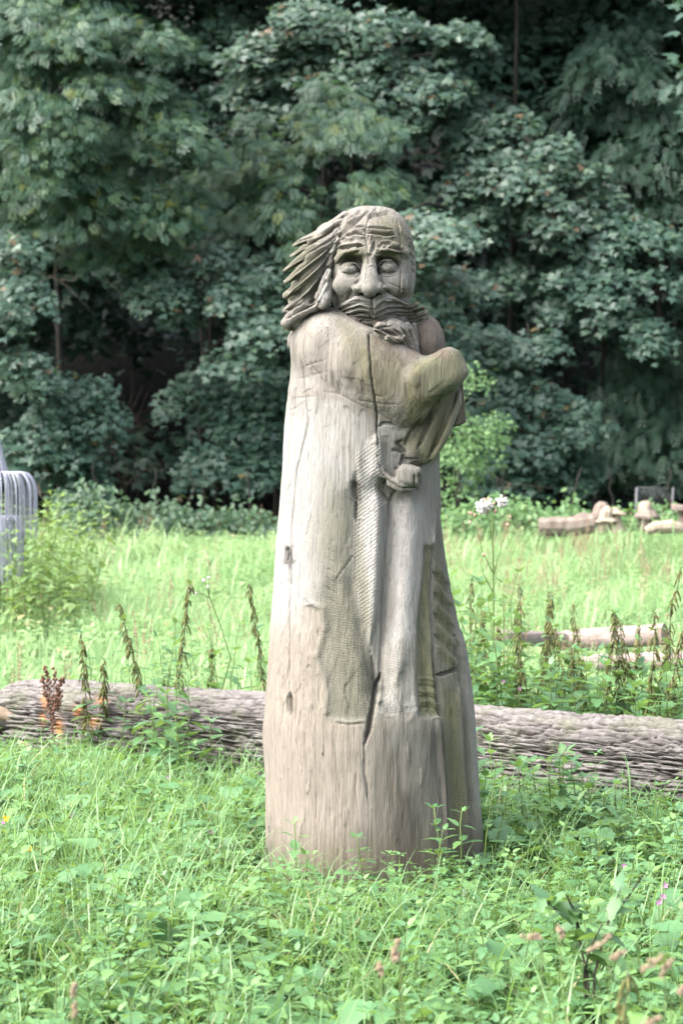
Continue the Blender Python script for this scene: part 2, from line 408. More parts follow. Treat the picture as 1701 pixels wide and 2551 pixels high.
# --- robe
SIL = np.array([(800, 760, 1090), (830, 750, 1096), (868, 738, 1098), (976, 718, 1098), (1063, 710, 1096), (1193, 700, 1095), (1280, 694, 1097), (1367, 686, 1108), (1454, 681, 1124),
                (1540, 676, 1140), (1627, 670, 1164), (1736, 661, 1178), (1800, 656, 1184), (1844, 656, 1187), (1900, 659, 1190), (1953, 661, 1194), (2061, 662, 1201), (2170, 659, 1206), (2400, 652, 1212)], float)
sil_z = np.array([at(850, r[0], YC)[2] for r in SIL]); o_ = np.argsort(sil_z)
sil_z = sil_z[o_]; sil_l = np.array([at(r[1], r[0], YC)[0] for r in SIL])[o_]; sil_r = np.array([at(r[2], r[0], YC)[0] for r in SIL])[o_]
def robe_f(P):
    z = P[:, 2]; l = np.interp(z, sil_z, sil_l); r = np.interp(z, sil_z, sil_r); cx = (l + r) / 2; rx = (r - l) / 2; ry = rx * .95
    q = np.sqrt(((P[:, 0] - cx) / rx) ** 2 + ((P[:, 1] - YC) / ry) ** 2)
    return np.maximum((q - 1) * rx * .97, np.maximum(z - at(0, 905, YC)[2], -.05 - z))
B = SDF(); R_ = lambda px: px * PXM
B.func((-.6, YC - .6, -.1), (.8, YC + .6, 2.3), robe_f, .02)
B.ell(at(925, 945, YC + .05), (R_(165), .26, R_(95)), .05)                                     # chest between the shoulders
B.chain([at(818, 862, YC - .07), at(900, 915, YC - .20), at(1012, 972, YC - .235)], [R_(86), R_(98), R_(92)], .03, flat=1.5)  # wrapped upper arm
B.ell(at(812, 862, YC - .02), (R_(80), .21, R_(86)), .06)                                # shoulder cap
B.chain([at(1022, 972, YC - .24), at(1075, 938, YC - .25), at(1118, 908, YC - .24)], [R_(72), R_(48), R_(36)], .02, flat=1.3)
B.ell(at(1080, 941, YC - .245), (R_(82), .105, R_(49)), .018, n=4.0, rot=math.radians(33))  # forearm
B.ell(at(1058, 868, YC + .1), (R_(52), .2, R_(84)), .02)                                 # far shoulder
# cloth hanging below the forearm
B.chain([at(1095, 975, YC - .19), at(1072, 1060, YC - .20), at(1050, 1125, YC - .215)], [R_(42), R_(42), R_(32)], .02, flat=1.2)
B.chain([at(1030, 1035, YC - .215), at(1010, 1085, YC - .225), at(1000, 1106, YC - .24)], [R_(30), R_(24), R_(8)], .015, flat=1.2)
B.chain([at(1126, 962, YC - .22), at(1134, 1000, YC - .225), at(1106, 1080, YC - .235), at(1078, 1140, YC - .235)], [R_(13), R_(16), R_(14), R_(7)], .012)
B.chain([at(1110, 975, YC - .235), at(1078, 1055, YC - .245), at(1054, 1120, YC - .24)], [R_(12), R_(13), R_(8)], .012)
B.ell(at(1030, 1122, YC - .22), (R_(28), .05, R_(30)), .012)
# knot of the belt
B.chain([at(941, 1166, YC - .275), at(962, 1192, YC - .285), at(1000, 1212, YC - .295), at(1042, 1212, YC - .275)], [R_(5), R_(13), R_(14), R_(6)], .006)
B.ell(at(1016, 1184, YC - .27), (R_(30), .05, R_(25)), .006, n=4.5, rot=math.radians(-10))
def z3(u, v): return (640 + .3827 * u, 1180 + .3827 * v)
def z4(u, v): return (620 + .4082 * u, 1700 + .4082 * v)
def z2(u, v): return (660 + .3444 * u, 740 + .3444 * v)
def robe_relief(R):
    crk = lambda pts, w, d: R.stroke(pts, w, -d, 'v')
    # long drying cracks
    crk([z2(240, 420), z2(270, 500), z2(290, 700), z2(310, 900), z2(230, 1250), z3(255, 0), z3(230, 300), z3(215, 740), z3(210, 1400), z4(250, 80)], 2.6, 10)
    crk([z2(745, 230), z2(752, 290), z2(765, 550), z2(790, 740), z2(808, 850), z2(812, 960), z2(805, 1180)], 2.8, 26)
    crk([z4(252, 60), z4(248, 140), z4(250, 205)], 8, 35)
    # centre fold: sunk band left of the valley
    E1 = [(884, 1215), (885, 1250), (887, 1333), (881, 1448), (904, 1555), (916, 1600), (926, 1680), (940, 1720)]
    R.stroke([(887, 1180)] + E1, 30, -22, 'g')
    R.stroke([(939, 1075), (939, 1100), (938, 1180), (940, 1371), (929, 1524), (922, 1600)], 20, 20, 'g')
    V1 = [(950, 1215), (984, 1249), (980, 1300), (973, 1371), (963, 1486), (956, 1601), (950, 1678), (942, 1720)]
    R.stroke(V1, 34, -42, 'g', False); R.stroke(V1, 9, -14, 'v')
    R.stroke([(1022, 1235), (1016, 1300), (1006, 1450), (995, 1600), (988, 1700)], 42, 20, 'g')
    R.stroke([z2(970, 1390), z2(955, 1440), z2(948, 1500)], 7, -14, 'v')
    # lower crack
    crk([z4(815, -60), z4(790, 0), z4(770, 70), z4(760, 130), z4(730, 290), z4(700, 390)], 9, 48)
    crk([z4(702, 390), z4(705, 560), z4(720, 640), z4(725, 730)], 5, 14)
    for p_, w_, d_ in (([(1150, 955), (1128, 1000), (1098, 1075), (1068, 1140)], 9, 26), ([(1098, 985), (1062, 1060), (1040, 1120)], 9, 20), ([(1050, 1040), (1022, 1080), (1006, 1112)], 7, 12)): R.stroke(p_, w_, -d_, 'v')
    crk([z3(740, 1150), z3(765, 1300), z3(760, 1450), z3(745, 1568)], 5, 14)
    R.stroke([z4(800, -20), z4(805, 60), z4(790, 140)], 9, 16, 'g')
    # sunk panels left by the saw
    P1 = [(800, 1500), (808, 1563), (789, 1639), (816, 1716), (812, 1782), (824, 1794), (918, 1796), (930, 1753), (936, 1700), (915, 1600), (904, 1555), (881, 1448), (850, 1440), (815, 1450)]
    R.field(P1, 14, -7); R.paint('grey', P1, 14, 1); R.paint('saw', P1, 20, 1); R.paint('algae', P1, 60, .45)
    P2 = [(962, 1640), (955, 1784), (987, 1786), (1012, 1784), (1036, 1761), (1040, 1690), (1030, 1620), (1000, 1600)]
    R.field(P2, 16, -4); R.paint('saw', P2, 16, 1)
    P3 = [(1059, 1362), (1054, 1440), (1038, 1563), (1040, 1690), (1046, 1784), (1104, 1786), (1099, 1700), (1080, 1600), (1077, 1486), (1084, 1360)]
    R.field(P3, 9, -17); R.paint('grey', P3, 10, 1); R.paint('algae', P3, 16, 1); R.paint('saw', P3, 10, 1)
    P4 = [(1092, 1270), (1085, 1400), (1080, 1500), (1087, 1640), (1100, 1780), (1112, 1900), (1124, 2100), (1140, 2220), (1190, 2220), (1186, 2000), (1172, 1800), (1158, 1640), (1135, 1500), (1112, 1370)]
    R.field(P4, 8, -13); R.paint('saw', P4, 10, 1); R.paint('grey', P4, 8, .8); R.paint('algae', P4, 14, .45)
    R.paint('algae', [(1090, 1380), (1084, 1500), (1094, 1640), (1140, 1690), (1150, 1640), (1130, 1520), (1110, 1400)], 12, .9)
    R.paint('algae', [(1104, 1690), (1112, 1860), (1126, 2080), (1140, 2220), (1170, 2220), (1164, 1960), (1148, 1720)], 14, 1)
    L2 = [(1096, 1262), (1084, 1356), (1078, 1486), (1086, 1658), (1099, 1780), (1108, 1863), (1116, 1986), (1122, 2100)]
    crk(L2, 7, 18); R.stroke([(x - 9, y) for x, y in L2], 9, 9, 'g')
    R.stroke([(1148, 1700), (1150, 1780), (1154, 1900), (1172, 2120)], 12, 12, 'g')
    crk([z3(1185, 1312), z3(1240, 1300), z3(1340, 1262)], 6, 26)
    crk([(1140, 1580), (1147, 1609), (1156, 1678), (1162, 1780), (1166, 1850), (1174, 1960), (1182, 2060), (1186, 2140)], 8, 60)
    for k in range(9):
        y = 1395 + k * 26; R.stroke([(1086, y), (1102 + k * 2, y + 26), (1126 + k * 3.4, y + 62)], 8, -9 if k % 2 else 7, 'g')
    for k in range(7): y = 1690 + k * 15; R.stroke([(1044, y), (1072, y + 5 * math.sin(k)), (1100, y + 9)], 5, -6 if k % 2 else 5, 'v')
    # slanted saw marks on the band
    for k in range(26):
        y = 1205 + k * 12.5; x0 = np.interp(y + 18, [1215, 1448, 1560], [890, 886, 906]); R.stroke([(x0, y + 22), (936, y - 16 + 5 * math.sin(k * 2.3))], 3.2, -1.2, 'v')
    R.paint('comb', [(888, 1130), (886, 1300), (880, 1440), (908, 1560), (925, 1560), (940, 1300), (960, 1200), (945, 1090)], 8, 1)
    R.paint('algae', [(882, 1330), (886, 1450), (905, 1560), (925, 1560), (920, 1450), (905, 1350)], 12, .6)
    R.paint('pale', [(905, 1190), (896, 1330), (910, 1500), (928, 1540), (938, 1380), (937, 1110)], 22, .55)
    # ledges at the lower rim of the panels
    R.stroke([z4(505, 228), z4(600, 243), z4(735, 233)], 4, 5, 'v'); R.stroke([z4(505, 243), z4(600, 258), z4(735, 247)], 4, -5, 'v')
    R.stroke([z4(820, 205), z4(900, 208)], 4, 3, 'v'); R.stroke([z4(940, 145), z4(1030, 135)], 4, 3, 'v'); R.stroke([z4(1120, 218), z4(1185, 207)], 4, 8, 'v')
    R.stroke([z4(1035, 150), z4(1000, 200), z4(970, 250)], 6, 3, 'g')
    # edge of the tan wood
    ed = [z3(300, 860), z3(340, 850), z3(430, 872), z3(440, 1000), z3(392, 1200), z3(440, 1330), z3(460, 1420), z3(450, 1568), z4(470, 200)]
    R.stroke(ed, 9, 7, 'g'); R.stroke([z3(300, 790), z3(340, 830), z3(380, 862)], 4, 6, 'v')
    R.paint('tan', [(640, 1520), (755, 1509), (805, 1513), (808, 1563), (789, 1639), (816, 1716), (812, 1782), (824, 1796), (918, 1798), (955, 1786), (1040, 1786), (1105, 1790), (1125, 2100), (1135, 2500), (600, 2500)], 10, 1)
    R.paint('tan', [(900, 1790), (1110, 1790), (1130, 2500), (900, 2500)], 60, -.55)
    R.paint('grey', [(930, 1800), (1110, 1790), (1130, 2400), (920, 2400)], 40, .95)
    R.paint('pale', [(690, 1050), (800, 1010), (850, 1200), (760, 1480), (740, 1560), (660, 1560)], 60, .6)
    R.paint('pale', [(1000, 1240), (1060, 1250), (1050, 1400), (1010, 1600), (975, 1600)], 26, .5)
    R.paint('grey', [(800, 1180), (885, 1190), (880, 1440), (850, 1480), (790, 1500), (770, 1400)], 50, .8); R.paint('saw', [(740, 1180), (885, 1190), (880, 1440), (800, 1500), (740, 1480)], 40, .6)
    R.paint('algae', [(800, 1180), (885, 1250), (880, 1420), (820, 1440), (780, 1360)], 50, .5)
    R.paint('algae', [(850, 800), (925, 838), (1005, 885), (1020, 960), (940, 1000), (880, 940), (855, 860)], 40, .95)
    R.paint('algae', [(1025, 900), (1160, 860), (1165, 930), (1060, 1040), (1020, 1060), (1000, 1000)], 16, 1)
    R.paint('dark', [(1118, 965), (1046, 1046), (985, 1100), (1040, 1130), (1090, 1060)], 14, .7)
    R.paint('algae', [(1130, 950), (1146, 1000), (1100, 1140), (1070, 1160), (1000, 1110), (985, 1100), (1046, 1046)], 14, 1)
    R.paint('grey', [(925, 900), (1040, 910), (1060, 1030), (1020, 1060), (900, 1010)], 40, .9)
    R.paint('grey', [(940, 1070), (1050, 1090), (1090, 1180), (1095, 1350), (1010, 1250), (940, 1180)], 20, .6)
    R.paint('brown', [(760, 960), (840, 965), (940, 1010), (1030, 1050), (1030, 1075), (930, 1040), (840, 1000), (750, 985)], 10, .4)
    R.paint('brown', [(740, 800), (850, 780), (960, 860), (1040, 920), (1030, 1050), (900, 1000), (780, 970), (730, 900)], 30, .35)
    R.paint('brown', [(1030, 770), (1120, 790), (1120, 900), (1060, 885), (1010, 900), (1010, 800)], 10, 1)
    R.paint('brown', [(925, 832), (972, 851), (1010, 882), (1030, 900), (1010, 930), (960, 885), (900, 835)], 16, .55)
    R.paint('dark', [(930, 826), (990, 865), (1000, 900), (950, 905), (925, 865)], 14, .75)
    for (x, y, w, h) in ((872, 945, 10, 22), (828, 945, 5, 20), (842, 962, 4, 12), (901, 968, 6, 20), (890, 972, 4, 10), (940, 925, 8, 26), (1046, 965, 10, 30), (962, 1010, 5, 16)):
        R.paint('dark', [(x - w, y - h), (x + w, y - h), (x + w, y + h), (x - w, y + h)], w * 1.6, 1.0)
    R.paint('brown', [(640, 2110), (1220, 2060), (1220, 2500), (640, 2500)], 70, .45); R.paint('algae', [(640, 2120), (1220, 2090), (1220, 2500), (640, 2500)], 70, .6)
    R.paint('dark', [(985, 1980), (1050, 1960), (1060, 2260), (960, 2260)], 26, .95); R.paint('dark', [(1060, 1800), (1115, 1820), (1130, 2200), (1070, 2200)], 30, .8)
    R.paint('dark', [(880, 2060), (985, 2060), (985, 2300), (880, 2300)], 40, .5)
    R.paint('brown', [(940, 1850), (1010, 1880), (1020, 2300), (900, 2300)], 50, .4)
    # edges of the sleeve, little cuts on the shoulder
    R.stroke([z2(400, 680), z2(530, 700), z2(640, 760), z2(780, 820), z2(880, 880), z2(1040, 950)], 4, -3, 'v')
    for a in (((265, 700), (300, 680), (350, 660)), ((180, 820), (230, 795), (280, 768)), ((310, 835), (345, 815)), ((190, 860), (215, 850)), ((270, 510), (350, 480), (450, 450)), ((220, 600), (320, 570), (480, 530)), ((640, 690), (760, 715), (900, 720)), ((650, 740), (800, 770), (1000, 780)), ((180, 740), (290, 722), (380, 720))):
        R.stroke([z2(*p) for p in a], 2.6, -4, 'v')
    for k in range(10): R.stroke([z2(540 + 9 * k, 580 + 11 * k), z2(600 + 12 * k, 590 + 11 * k), z2(720 + 14 * k, 600 + 14 * k)], 3, -3.5, 'v')
    crk([z3(510, 690), z3(575, 600), z3(632, 512)], 2.4, 8)
    for k in range(7): R.stroke([z3(420 + k * 8, 790 - k * 60), z3(520, 850 - k * 66)], 3, -3, 'v')
    # knots
    for cx, cy, w, h in ((887, 1224, 12, 26), (720, 1383, 10, 22)):
        R.stroke([(cx - 2, cy - h), (cx, cy), (cx + 2, cy + h)], w * 1.7, 10, 'g'); R.stroke([(cx - 3, cy - h), (cx - 1, cy), (cx + 2, cy + h)], w * .8, -26, 'g')
        R.stroke([(cx + 3, cy - h * .7), (cx + 4, cy + h * .8)], w * .35, 14, 'v'); R.paint('dark', [(cx - w, cy - h), (cx + w, cy - h), (cx + w, cy + h), (cx - w, cy + h)], 7, 1)
    crk([(888, 1246), (886, 1275), (887, 1300)], 6, 18); crk([(721, 1400), (722, 1440), (721, 1463)], 6, 16)
    # belt ribbon
    for a in (((930, 1255), (990, 1200), (1000, 1150)), ((1078, 1280), (1085, 1330), (1080, 1370)), ((1115, 1270), (1120, 1330), (1118, 1380)), ((820, 940), (850, 915), (900, 915), (950, 935)), ((910, 1110), (950, 1105), (995, 1125)), ((810, 1200), (860, 1300), (930, 1370), (970, 1395), (1060, 1385), (1120, 1385))):
        R.stroke([z2(*p) for p in a], 5, -16, 'v')
    R.stroke([z2(1000, 1030), z2(960, 1060), z2(1000, 1120), z2(1010, 1180), z2(1110, 1170)], 7, -16, 'v')
    # flakes and ripples on the bare trunk
    r = np.random.default_rng(3)
    for k in range(70):
        x, y = r.uniform(670, 1110), r.uniform(1800, 2240); l = r.uniform(20, 110)
        R.stroke([(x, y), (x + r.normal(0, 2), y + l * .5), (x + r.normal(0, 3), y + l)], r.uniform(2.5, 4), r.uniform(1.5, 3.5) * r.choice([-1, -1, 1]), 'v')
    for k in range(12):
        x, y = r.uniform(690, 1000), r.uniform(1800, 2200); R.stroke([(x, y), (x + r.normal(0, 3), y + r.uniform(5, 10))], r.uniform(3, 5), r.uniform(2, 4), 'v')
    for k in range(26):
        x, y = r.uniform(690, 800), r.uniform(1540, 1800); l = r.uniform(15, 60)
        R.stroke([(x, y), (x + r.normal(0, 2), y + l)], r.uniform(2.5, 5), r.uniform(2, 4) * r.choice([-1, 1]), 'v')
    for k in range(14):
        x, y = r.uniform(720, 1040), r.uniform(1080, 1500); l = r.uniform(8, 26); a = r.uniform(-.5, 1.0)
        R.stroke([(x, y), (x + l * math.cos(a), y + l * math.sin(a))], r.uniform(3, 5), r.uniform(2, 4) * r.choice([-1, 1]), 'v')
    for pts in (((1050, 515), (1055, 580), (1040, 640)), ((350, 750), (340, 820), (320, 880), (300, 1000)), ((600, 760), (585, 880)), ((370, 610), (355, 680))):
        R.stroke([z4(*p) for p in pts], 6, 3.5, 'v')
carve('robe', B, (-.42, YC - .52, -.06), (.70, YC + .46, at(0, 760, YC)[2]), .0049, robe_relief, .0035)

# --- head
def U(u, v): return (680 + .3316 * u, 490 + .3316 * v)
def hu(u, v, Y): return at(*U(u, v), Y)
RU = .3316 * PXM
HY = YC + .03
def face_y(px, py):
    q = np.abs((px - 925) / 108) ** 2.6 + np.abs((py - 665) / 150) ** 2.6
    return HY - .26 * max(1 - q, .02) ** (1 / 2.6)
def fu(u, v, off=0.0): px, py = U(u, v); return at(px, py, face_y(px, py) - off)
Hd = SDF()
Hd.ell(at(925, 665, HY), (108 * PXM, .26, 149 * PXM), .01, n=2.6)
Hd.ell(at(930, 800, HY + .02), (92 * PXM, .2, 80 * PXM), .03)
# brow ridges, sockets, eyes, nose, cheeks
Hd.chain([fu(485, 470, .0), fu(540, 425, .014), fu(620, 405, .02), fu(690, 430, .016)], [26 * RU, 34 * RU, 36 * RU, 28 * RU], .015)
Hd.chain([fu(770, 430, .016), fu(830, 395, .02), fu(910, 395, .014), fu(990, 425, .0)], [28 * RU, 36 * RU, 34 * RU, 26 * RU], .015)
Hd.ell(fu(580, 515, .004), (96 * RU, .066, 60 * RU), .012, 's'); Hd.ell(fu(868, 512, .004), (98 * RU, .070, 64 * RU), .014, 's')
Hd.ell(fu(665, 520, .004), (40 * RU, .05, 60 * RU), .02, 's'); Hd.ell(fu(790, 520, .004), (36 * RU, .05, 60 * RU), .02, 's')
Hd.ell(fu(577, 546, -.030), (66 * RU, .044, 47 * RU), .002); Hd.ell(fu(858, 533, -.032), (66 * RU, .044, 50 * RU), .002)
Hd.chain([fu(498, 545, -.012), fu(540, 503, -.004), fu(612, 500, -.006), fu(655, 540, -.020)], [6 * RU, 8 * RU, 8 * RU, 6 * RU], .003)
Hd.chain([fu(782, 528, -.018), fu(825, 483, -.006), fu(892, 483, -.006), fu(934, 535, -.014)], [6 * RU, 8 * RU, 8 * RU, 6 * RU], .003)
Hd.chain([fu(510, 560, -.012), fu(575, 588, -.006), fu(645, 570, -.02)], [4 * RU, 5 * RU, 4 * RU], .004)
Hd.chain([fu(795, 560, -.02), fu(860, 582, -.008), fu(930, 555, -.016)], [4 * RU, 5 * RU, 4 * RU], .004)
Hd.chain([fu(722, 440, -.006), fu(722, 520, .010), fu(722, 610, .030), fu(726, 686, .048)], [36 * RU, 50 * RU, 66 * RU, 68 * RU], .02)
Hd.ell(fu(644, 690, .024), (54 * RU, .046, 38 * RU), .016); Hd.ell(fu(804, 690, .024), (54 * RU, .046, 38 * RU), .016)
Hd.ell(fu(540, 665, -.016), (85 * RU, .030, 60 * RU), .04); Hd.ell(fu(912, 660, -.016), (75 * RU, .030, 70 * RU), .04)
Hd.ell(fu(680, 728, .034), (26 * RU, .03, 16 * RU), .006, 's'); Hd.ell(fu(775, 730, .034), (26 * RU, .03, 16 * RU), .006, 's')
def head_relief(R):
    u = lambda *a: [U(*p) for p in a]
    g = lambda pts, w=4, d=8: R.stroke(u(*pts), w, -d, 'v'); r = lambda pts, w=6, d=6: R.stroke(u(*pts), w, d, 'g')
    R.stroke(u((775, 85), (735, 130), (708, 190), (692, 260), (700, 350), (712, 420), (716, 500)), 2.2, -7, 'v', False)
    for p in (((530, 290), (620, 275), (690, 288)), ((700, 230), (790, 235), (900, 246)), ((700, 270), (790, 280), (850, 288), (915, 284)), ((590, 240), (640, 225), (690, 222)), ((500, 330), (560, 300), (600, 300))): g(p, 5, 17); r([(a, b + 18) for a, b in p], 7, 8)
    for p in (((480, 392), (540, 378), (600, 380), (690, 366)), ((500, 408), (600, 372), (670, 360)), ((775, 425), (800, 385), (850, 366), (910, 372), (985, 390)), ((770, 405), (820, 350), (900, 350)), ((850, 372), (930, 395), (985, 400))): g(p, 5, 19)
    for p in (((490, 375), (580, 358), (660, 350)), ((790, 360), (850, 345), (960, 372)), ((730, 300), (726, 380), (735, 440)), ((470, 500), (540, 420), (640, 400)), ((800, 400), (880, 405), (970, 430))): r(p, 7, 9)
    g(((760, 330), (755, 370), (735, 430), (722, 450)), 6, 12); g(((715, 300), (722, 380), (745, 300)), 4, 6)
    R.stroke(u((650, 400), (600, 440), (520, 460), (470, 510)), 12, -10, 'g'); R.stroke(u((780, 430), (880, 425), (985, 440)), 9, -12, 'g')
    g(((500, 552), (542, 514), (612, 511), (652, 548)), 3, 9); g(((786, 535), (828, 494), (892, 494), (930, 542)), 3, 9)
    g(((520, 570), (575, 585), (640, 575)), 3.5, 7); g(((800, 565), (860, 580), (930, 560)), 3.5, 8); g(((560, 600), (620, 605), (660, 590)), 3, 4); g(((800, 600), (870, 605), (930, 590)), 3, 4)
    R.stroke(u((848, 522), (850, 524)), 5, -6, 'g', False)
    R.stroke(u((640, 630), (600, 680), (585, 725), (560, 770)), 8, -10, 'g'); R.stroke(u((820, 640), (850, 700), (870, 750)), 8, -10, 'g')
    g(((600, 700), (625, 720), (660, 720)), 5, 12); g(((845, 690), (840, 720), (800, 745)), 5, 12)
    # hairline and parted hair on the crown
    for p in (((700, 130), (620, 190), (560, 240), (500, 290), (450, 380), (420, 480), (405, 580)), ((780, 110), (730, 150), (760, 135), (860, 120), (900, 140))): g(p, 7, 14)
    for p in (((640, 90), (560, 140), (500, 190), (440, 260)), ((560, 110), (480, 170), (420, 230)), ((620, 140), (540, 190), (470, 250)), ((700, 100), (610, 150), (540, 200)), ((480, 130), (430, 190), (400, 260)), ((520, 230), (450, 310), (420, 400))): g(p, 5, 10); r([(a + 16, b + 8) for a, b in p], 6, 7)
    for k in range(6):
        x = 962 + k * 17; g(((x - 30, 190 + k * 26), (x, 330 + k * 10), (x + 8, 480), (x - 2, 620), (x - 14, 760)), 4, 11); r(((x - 22, 200 + k * 26), (x + 8, 330 + k * 10), (x + 16, 480), (x + 6, 620), (x - 6, 760)), 5, 8)
    for k in range(5): g(((1000 + 10 * k, 300 + 60 * k), (1045, 340 + 55 * k), (1062, 380 + 50 * k)), 4, 8)
    g(((850, 640), (980, 700)), 3, 3)
    r(((430, 470), (420, 600), (440, 780)), 7, 6); g(((400, 560), (420, 680), (432, 800)), 6, 14)
    for p in (((1000, 570), (975, 700), (985, 770)), ((480, 250), (490, 180), (500, 110)), ((600, 170), (605, 300))): g(p, 2.5, 3)
    R.paint('tan', [U(420, 100), U(1000, 100), U(1000, 400), U(420, 400)], 40, .5); R.paint('algae', [U(800, 120), U(1000, 200), U(1060, 520), U(960, 400), U(760, 330)], 25, .7)
    R.paint('algae', [U(470, 380), U(720, 380), U(700, 500), U(470, 500)], 14, .7); R.paint('algae', [U(760, 380), U(1000, 380), U(1000, 470), U(760, 480)], 14, .6)
    R.paint('grey', [U(400, 80), U(1080, 80), U(1080, 900), U(400, 900)], 20, .22); R.paint('grey', [U(450, 600), U(1000, 600), U(1000, 860), U(450, 860)], 20, .4)
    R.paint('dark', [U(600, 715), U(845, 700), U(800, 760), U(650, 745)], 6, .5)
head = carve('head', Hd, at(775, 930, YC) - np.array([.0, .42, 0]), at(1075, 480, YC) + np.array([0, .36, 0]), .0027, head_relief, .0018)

# --- hair streaming to the left
Hr = SDF()
def lock(pts, r0, r1, y0=-.13, y1=-.02, k=.006, flat=.9, yo=0.0):
    n = len(pts); Hr.chain([hu(u, v, YC + y0 + (y1 - y0) * i / (n - 1) + yo) for i, (u, v) in enumerate(pts)], np.interp(np.linspace(0, 1, n), [0, .35, 1], [r0 * .8, r0 * 1.5, r1 * 1.3]) * RU, k, flat=flat)
lock([(540, 140), (430, 240), (320, 310), (220, 340), (152, 368)], 40, 7, -.10, .0)
lock([(520, 190), (430, 270), (330, 340), (220, 400), (135, 448)], 40, 7, -.13, -.02)
lock([(480, 270), (390, 360), (280, 430), (170, 500), (82, 558)], 42, 8, -.15, -.05)
lock([(470, 330), (380, 420), (290, 490), (190, 570), (98, 640)], 42, 16, -.16, -.08)
lock([(440, 400), (360, 510), (270, 600), (180, 680), (95, 745)], 44, 20, -.15, -.08)
lock([(420, 490), (350, 610), (270, 700), (180, 790), (88, 862)], 44, 16, -.14, -.08)
lock([(400, 590), (340, 700), (280, 780), (200, 810), (110, 850)], 40, 22, -.12, -.10)
lock([(380, 700), (330, 800), (230, 860), (150, 900), (100, 950)], 42, 34, -.13, -.12)
lock([(300, 850), (210, 920), (150, 960), (110, 965)], 40, 30, -.11, -.08)
lock([(280, 880), (210, 980), (160, 1060), (145, 1115)], 40, 26, -.04, -.02)
lock([(260, 900), (220, 1000), (185, 1110)], 42, 28, -.02, .02)
lock([(430, 640), (400, 760), (370, 820)], 36, 24, -.15, -.15); lock([(420, 560), (385, 660), (330, 780)], 26, 18, -.17, -.16)
Hr.chain([hu(440, 330, YC + .02), hu(330, 560, YC + .04), hu(260, 780, YC + .05), hu(220, 960, YC + .06)], np.array([140, 165, 150, 75]) * RU, .02)
def hair_relief(R):
    u = lambda *a: [U(*p) for p in a]; r_ = np.random.default_rng(4)
    L = [[(540, 140), (430, 240), (320, 310), (220, 340), (152, 368)], [(520, 190), (430, 270), (330, 340), (220, 400), (135, 448)], [(480, 270), (390, 360), (280, 430), (170, 500), (82, 558)], [(470, 330), (380, 420), (290, 490), (190, 570), (98, 640)],
         [(440, 400), (360, 510), (270, 600), (180, 680), (95, 745)], [(420, 490), (350, 610), (270, 700), (180, 790), (88, 862)], [(400, 590), (340, 700), (280, 780), (200, 810), (110, 850)], [(380, 700), (330, 800), (230, 860), (150, 900), (100, 950)]]
    for a, b in zip(L[:-1], L[1:]):
        A, B_ = np.array(a, float), np.array(b, float)
        R.stroke(u(*((A + B_) / 2)), 8, -22, 'v', False)
        for f in (-.22, .2, .75): R.stroke(u(*(A + (B_ - A) * f + r_.normal(0, 4, A.shape))), 4, -9, 'v')
        R.stroke(u(*(A + (B_ - A) * .08)), 6, 7, 'g')
    for p in (((370, 560), (320, 680), (250, 790)), ((360, 640), (310, 740), (240, 800)), ((130, 970), (150, 1030), (130, 1070)), ((350, 790), (220, 840), (90, 880)), ((200, 985), (240, 930), (330, 860))): R.stroke(u(*p), 7, -20, 'v')
    R.paint('grey', [U(50, 100), U(560, 100), U(460, 900), U(50, 1200)], 20, .35); R.paint('algae', [U(60, 300), U(330, 280), U(300, 700), U(60, 800)], 30, .6); R.paint('tan', [U(80, 820), U(400, 780), U(260, 1160), U(80, 1160)], 20, .5)
    R.paint('pale', [U(340, 560), U(440, 560), U(430, 820), U(330, 820)], 14, .5)
carve('hair', Hr, hu(30, 1190, YC - .28), hu(620, 60, YC + .26), .003, hair_relief, .0015, parent=head)

# --- moustache and beard
Mo = SDF()
def strand(S_, pts, r0, r1, yo, k=.006, flat=.8):
    n = len(pts); S_.chain([at(*U(u, v), face_y(*U(min(max(u, 470), 985), min(v, 900))) - o) for (u, v), o in zip(pts, np.linspace(yo[0], yo[1], n))], np.interp(np.linspace(0, 1, n), [0, .45, 1], [r0 * .8, r0, r1]) * RU, k, flat=flat)
strand(Mo, [(742, 800), (690, 772), (620, 772), (550, 802), (462, 850)], 26, 9, (.022, .0))
strand(Mo, [(745, 835), (680, 805), (620, 812), (555, 838), (480, 868)], 24, 8, (.028, .006))
strand(Mo, [(748, 865), (680, 840), (620, 848), (565, 866), (505, 884)], 22, 9, (.028, .01))
strand(Mo, [(750, 890), (680, 880), (630, 884), (560, 902)], 20, 8, (.022, .012))
strand(Mo, [(748, 800), (800, 750), (850, 742), (900, 770), (960, 792)], 22, 9, (.02, .0))
strand(Mo, [(755, 830), (820, 785), (890, 775), (960, 800), (1010, 812)], 30, 10, (.03, .008))
strand(Mo, [(758, 862), (830, 825), (920, 820), (1000, 838), (1082, 808)], 34, 14, (.032, -.02))
strand(Mo, [(765, 890), (850, 862), (940, 858), (1030, 870), (1132, 832)], 36, 16, (.030, -.02))
strand(Mo, [(800, 910), (880, 900), (960, 905), (1060, 905), (1150, 872)], 38, 22, (.022, -.02))
strand(Mo, [(880, 940), (960, 945), (1050, 945), (1142, 905)], 38, 28, (.012, -.02))
strand(Mo, [(940, 965), (1010, 965), (1080, 960), (1130, 930)], 32, 28, (.0, -.02))
